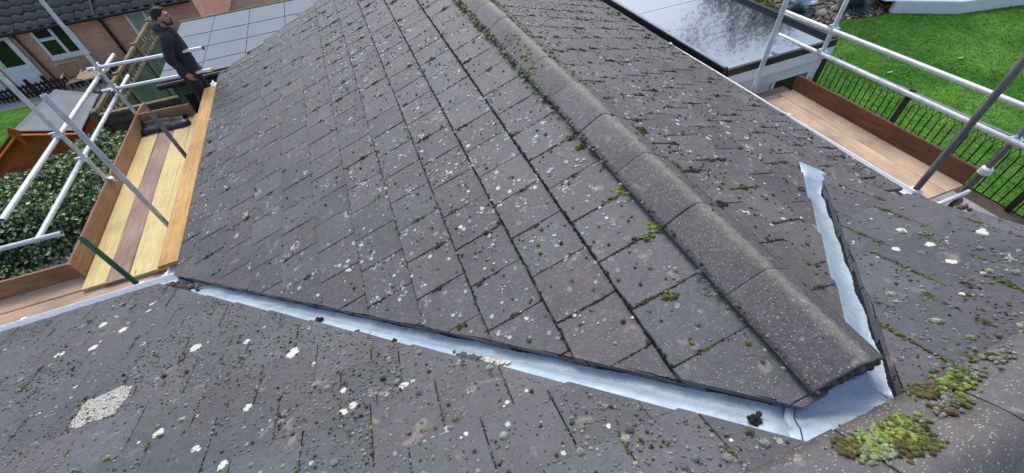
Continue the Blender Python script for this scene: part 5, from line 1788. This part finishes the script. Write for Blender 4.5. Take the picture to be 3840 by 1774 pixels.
# ------------------------------------------------------------------ outbuilding with pale grey sheet roof
ob = thing('outbuilding', (-2, 10.8, G), 'green outbuilding with a flat roof of pale grey sheets beyond the gable', 'outbuilding')
edges = [-3.72, -2.975, -2.195, -1.41, -.60, .2, 1.0]
for i in range(6):
    mb = MB().add([(edges[i] + .006, 9.28, -3.33), (edges[i + 1] - .006, 9.28, -3.33), (edges[i + 1] - .006, 12.35, -3.28), (edges[i] + .006, 12.35, -3.28), (edges[i] + .006, 9.28, -3.35), (edges[i + 1] - .006, 9.28, -3.35), (edges[i + 1] - .006, 12.35, -3.30), (edges[i] + .006, 12.35, -3.30)], [(0, 1, 2, 3), (7, 6, 5, 4), (0, 4, 5, 1), (1, 5, 6, 2), (2, 6, 7, 3), (3, 7, 4, 0)])
    part('roof_sheet', mb, MT['sheet'] if 'sheet' in MT else MT.setdefault('sheet', felt('pale_grey_sheet', srgb(134, 146, 156, .74), .06)), ob)
    for yl in (9.75 + .05 * (i % 2), 10.55, 11.35):
        part('lap', MB().box((edges[i] + .008, yl, -3.335 + (yl - 9.28) * .0163 + .006), (edges[i + 1] - .008, yl + .012, -3.328 + (yl - 9.28) * .0163 + .006)), MT.setdefault('lap', felt('grey_lap', srgb(122, 134, 146, .74), .06)), ob)
part('roof_board', MB().box((-3.70, 9.3, -3.40), (1.0, 12.3, -3.365)), MT['under'], ob)
part('wall', MB().box((-3.62, 9.42, G), (1.0, 12.2, -3.40)), MT['greenwood'], ob)
part('gutter', MB().tube((-3.75, 9.22, -3.40), (1.0, 9.22, -3.40), .05, n=10), MT['black_plastic'], ob)
part('door', MB().box((-3.5, 9.40, G), (-2.6, 9.418, -3.7)), MT['black_plastic'], ob)
part('edge_trim', MB().box((-3.74, 12.352, -3.36), (1.0, 12.40, -3.26)), MT['mossywood'], ob)
# timber stored behind the outbuilding
for i in range(9):
    x = -4.55 + .11 * i
    plank('stored_plank', (x - .35, 15.8 + .1 * (i % 3), G + .55 + .05 * (i % 2)), (x + .25, 12.9, G + 1.25 + .04 * (i % 3)), .10, .03, MT['oldwood'], 'old grey plank stacked behind the pale grey roof, %s from the left' % ['first', 'second', 'third', 'fourth', 'fifth', 'sixth', 'seventh', 'eighth', 'ninth'][i], 'plank', group='planks leaning behind the outbuilding')
plank('trestle', (-5.1, 15.0, G + .5), (-3.3, 15.1, G + .5), .2, .5, MT['oldwood'], 'low timber trestle carrying the stack of old planks', 'trestle')
leafy('shrub', (-2.6, 14.6, G), (.9, .8, .9), 900, [srgb(110, 84, 60), srgb(90, 96, 60), srgb(140, 100, 70)], 'brown leafed shrub behind the pale grey roof', .06)
leafy('shrub', (-.9, 14.3, G), (1.0, .8, .9), 900, [srgb(150, 96, 70), srgb(110, 84, 56), srgb(96, 90, 54)], 'rusty shrub behind the right part of the pale grey roof', .06)
wb = thing('water_butt', (-3.1, 14.4, G), 'dark green water butt behind the pale grey roof', 'water butt')
mb = MB().tube((-3.1, 14.4, G), (-3.1, 14.4, G + .95), .27, .3, 18); part('barrel', mb, simple('green_plastic', srgb(40, 74, 56), .5), wb, False)
part('lid', MB().tube((-3.1, 14.4, G + .951), (-3.1, 14.4, G + .99), .31, .29, 18), simple('green_lid', srgb(34, 60, 48), .5), wb)
# ------------------------------------------------------------------ the man on the scaffold
FT = V(-2.66, 7.66, -3.50)
man = thing('person', tuple(FT), 'bearded person in a black hoodie and dark trousers standing beyond the left scaffold', 'person')
HT = 1.76
def J(f, s, z):       # f forward (+x), s towards the camera, z up from the soles; slight forward lean
    return FT + V(f + .085 * z + .0, -s, z)
MT['skin'] = simple('skin', srgb(196, 142, 118, .85), .55, 0, .06, 20)
MT['hoodie'] = simple('black_hoodie', (.030, .031, .036), .9, 0, .35, 14, 1.0, 22)
MT['trousers'] = simple('dark_trousers', (.022, .022, .025), .85, 0, .35, 12, 1.0, 20)
MT['hair'] = simple('dark_hair', (.022, .017, .014), .7, 0, .3, 60, .8, 160)
MT['boots'] = simple('black_boots', (.012, .012, .012), .6)
hc = J(.035, 0, 1.635)
mb = MB()
# head: skull, face, jaw, nose, brow, ears
mb.sphere(hc + V(-.015, 0, .018), (.098, .076, .105), 16, 12)
mb.sphere(hc + V(.028, 0, -.025), (.066, .062, .092), 14, 10)
mb.sphere(hc + V(.045, 0, -.078), (.040, .044, .034), 12, 8)
mb.limb([hc + V(.088, 0, .022), hc + V(.108, 0, -.018)], [.010, .0155], 8)
mb.limb([hc + V(.082, -.035, .034), hc + V(.088, 0, .036), hc + V(.082, .035, .034)], [.012, .013, .012], 8)
mb.sphere(hc + V(.086, 0, -.052), (.014, .026, .008), 8, 6)
for s in (-1, 1):
    mb.sphere(hc + V(-.012, s * .077, -.008), (.022, .010, .034), 10, 8)
    mb.sphere(hc + V(.066, s * .030, -.012), (.020, .022, .022), 8, 6)
# neck and upper body
mb.limb([hc + V(-.012, 0, -.06), J(.0, 0, 1.47)], [.052, .060], 14)
mb.limb([J(0, 0, 1.40), J(.01, 0, 1.20), J(.01, 0, 1.0), J(.0, 0, .92)], [.105, .12, .115, .12], 14)
mb.limb([J(0, -.15, 1.40), J(0, 0, 1.42), J(0, .15, 1.40)], [.07, .09, .07], 12)
def hand(wr, d, palm_n, side):
    d = d.normalized(); n_ = palm_n.normalized(); w_ = d.cross(n_).normalized()
    mb.limb([wr, wr + d * .045, wr + d * .085], [.024, .034, .030], 10)
    mb.limb([wr + d * .03 + w_ * .018, wr + d * .075 + w_ * .022], [.022, .018], 8); mb.limb([wr + d * .03 - w_ * .018, wr + d * .075 - w_ * .022], [.022, .018], 8)
    for k, (o_, L) in enumerate(((.030, .066), (.011, .076), (-.009, .072), (-.028, .056))):
        b = wr + d * .085 + w_ * o_
        m1 = b + d * L * .45 + n_ * .010; e = m1 + d * L * .38 + n_ * .026
        mb.limb([b, m1, e], [.0095, .0085, .0075], 7)
    t0 = wr + d * .025 + w_ * .034
    mb.limb([t0, t0 + d * .032 + w_ * .020 + n_ * .008, t0 + d * .060 + w_ * .024 + n_ * .02], [.012, .0105, .009], 7)
arms = {1: [J(0, .19, 1.40), J(-.075, .255, 1.13), J(.015, .235, .90)], -1: [J(0, -.19, 1.40), J(-.03, -.25, 1.13), J(.06, -.22, .90)]}
for s, p in arms.items():
    mb.limb(p, [.052, .042, .030], 10)
    hand(p[2], V(.30, .02, -1), V(.3, s * .9, 0) if s == 1 else V(.3, -.9, 0), s)
legs = {1: [J(0, .095, .90), J(.03, .105, .48), J(-.02, .11, .09)], -1: [J(0, -.095, .90), J(.05, -.11, .48), J(.03, -.12, .09)]}
for s, p in legs.items():
    mb.limb(p, [.09, .06, .045], 10)
    mb.limb([p[2] + V(-.03, 0, -.045), p[2] + V(.14, 0, -.06)], [.040, .032], 8)
body = remeshed(mb, 'body', man.location, .0075, 2)
obj('body', body, MT['skin'], man)
# clothes
mb = MB()
mb.limb([J(-.005, 0, 1.40), J(.005, 0, 1.22), J(.01, 0, 1.02), J(.0, 0, .86)], [.128, .150, .150, .158], 16)
mb.limb([J(-.005, -.165, 1.40), J(-.01, 0, 1.43), J(-.005, .165, 1.40)], [.085, .105, .085], 14)
for s, p in arms.items():
    q = [p[0], p[0].lerp(p[1], .5) + V(-.01, 0, 0), p[1], p[1].lerp(p[2], .5), p[2] + (p[1] - p[2]) * .10]
    mb.limb(q, [.078, .076, .066, .060, .046], 12)
    for k in range(5):
        c = q[2].lerp(q[4], k / 5) + V(rg.uniform(-.012, .012), 0, 0)
        mb.sphere(c, (.062 - .003 * k, .060 - .003 * k, .018), 10, 6)
# hood bunched behind the neck
mb.limb([J(-.03, -.10, 1.50), J(-.085, -.05, 1.52), J(-.10, 0, 1.53), J(-.085, .05, 1.52), J(-.03, .10, 1.50)], [.045, .055, .06, .055, .045], 10)
mb.limb([J(.05, .08, 1.47), J(.085, .03, 1.44), J(.085, -.03, 1.44), J(.05, -.08, 1.47)], [.03, .028, .028, .03], 8)
mb.sphere(J(.055, 0, 1.0), (.115, .14, .10), 12, 8)
hood = remeshed(mb, 'hoodie', man.location, .011, 3)
obj('hoodie', hood, MT['hoodie'], man)
mb = MB()
mb.limb([J(0, -.07, .93), J(0, .07, .93)], [.135, .135], 14)
mb.limb([J(-.02, -.06, .86), J(-.02, .06, .86)], [.125, .125], 14)
for s, p in legs.items():
    q = [p[0] + V(0, 0, -.02), p[0].lerp(p[1], .5), p[1], p[1].lerp(p[2], .5), p[2] + V(0, 0, .0)]
    mb.limb(q, [.112, .098, .083, .078, .072], 12)
    for k in range(4): mb.sphere(q[4] + V(0, 0, .03 + .035 * k), (.083, .080, .016), 10, 6)
tro = remeshed(mb, 'trousers', man.location, .012, 3)
obj('trousers', tro, MT['trousers'], man)
mb = MB()
mb.sphere(hc + V(-.028, 0, .040), (.098, .083, .098), 16, 10)
mb.sphere(hc + V(.020, 0, .098), (.072, .066, .035), 12, 8)
for k in range(40):
    an = rg.random() * 6.28
    mb.sphere(hc + V(-.02 + .07 * math.cos(an) * rg.random(), .06 * math.sin(an), .115 + rg.uniform(-.02, .01)), .02, 6, 4)
hair = remeshed(mb, 'hair', man.location, .008, 1)
# keep the face clear: drop hair in front of the hairline
bm = bmesh.new(); bm.from_mesh(hair)
lc = hc - man.location
bmesh.ops.bisect_plane(bm, geom=bm.verts[:] + bm.edges[:] + bm.faces[:], plane_co=lc + V(.045, 0, .055), plane_no=V(.80, 0, -.60), clear_outer=True)
bm.to_mesh(hair); bm.free()
obj('hair', hair, MT['hair'], man)
mb = MB()
mb.limb([hc + V(-.002, .060, -.045), hc + V(.035, .048, -.090), hc + V(.072, .0, -.098), hc + V(.035, -.048, -.090), hc + V(-.002, -.060, -.045)], [.014, .023, .027, .023, .014], 10)
mb.limb([hc + V(.080, -.026, -.055), hc + V(.094, 0, -.038), hc + V(.080, .026, -.055)], [.009, .010, .009], 8)
mb.limb([hc + V(.08, 0, -.07), hc + V(.078, 0, -.09)], [.018, .024], 8)
obj('beard', remeshed(mb, 'beard', man.location, .006, 1), MT['hair'], man)
for s in (-1, 1):
    mb = MB().sphere(hc + V(.0815, s * .031, .006), (.009, .012, .0075), 8, 6)
    part('eye', mb, simple('eye', (.03, .02, .015), .2), man)
    p = legs[s][2]
    mb = MB()
    mb.limb([p + V(-.035, 0, -.045), p + V(.06, 0, -.048), p + V(.155, 0, -.055)], [.05, .046, .036], 10); mb.limb([p + V(0, 0, .04), p + V(0, 0, -.03)], [.055, .05], 10)
    obj('boot', remeshed(mb, 'boot', man.location, .010, 1), MT['boots'], man)
man.scale = (.965, .965, .965)
# ------------------------------------------------------------------ raise everything so that the ground lies at z = 0
for o in list(scene.objects):
    if o.parent is None and o.type not in ('CAMERA', 'LIGHT'):
        o.location.z += H
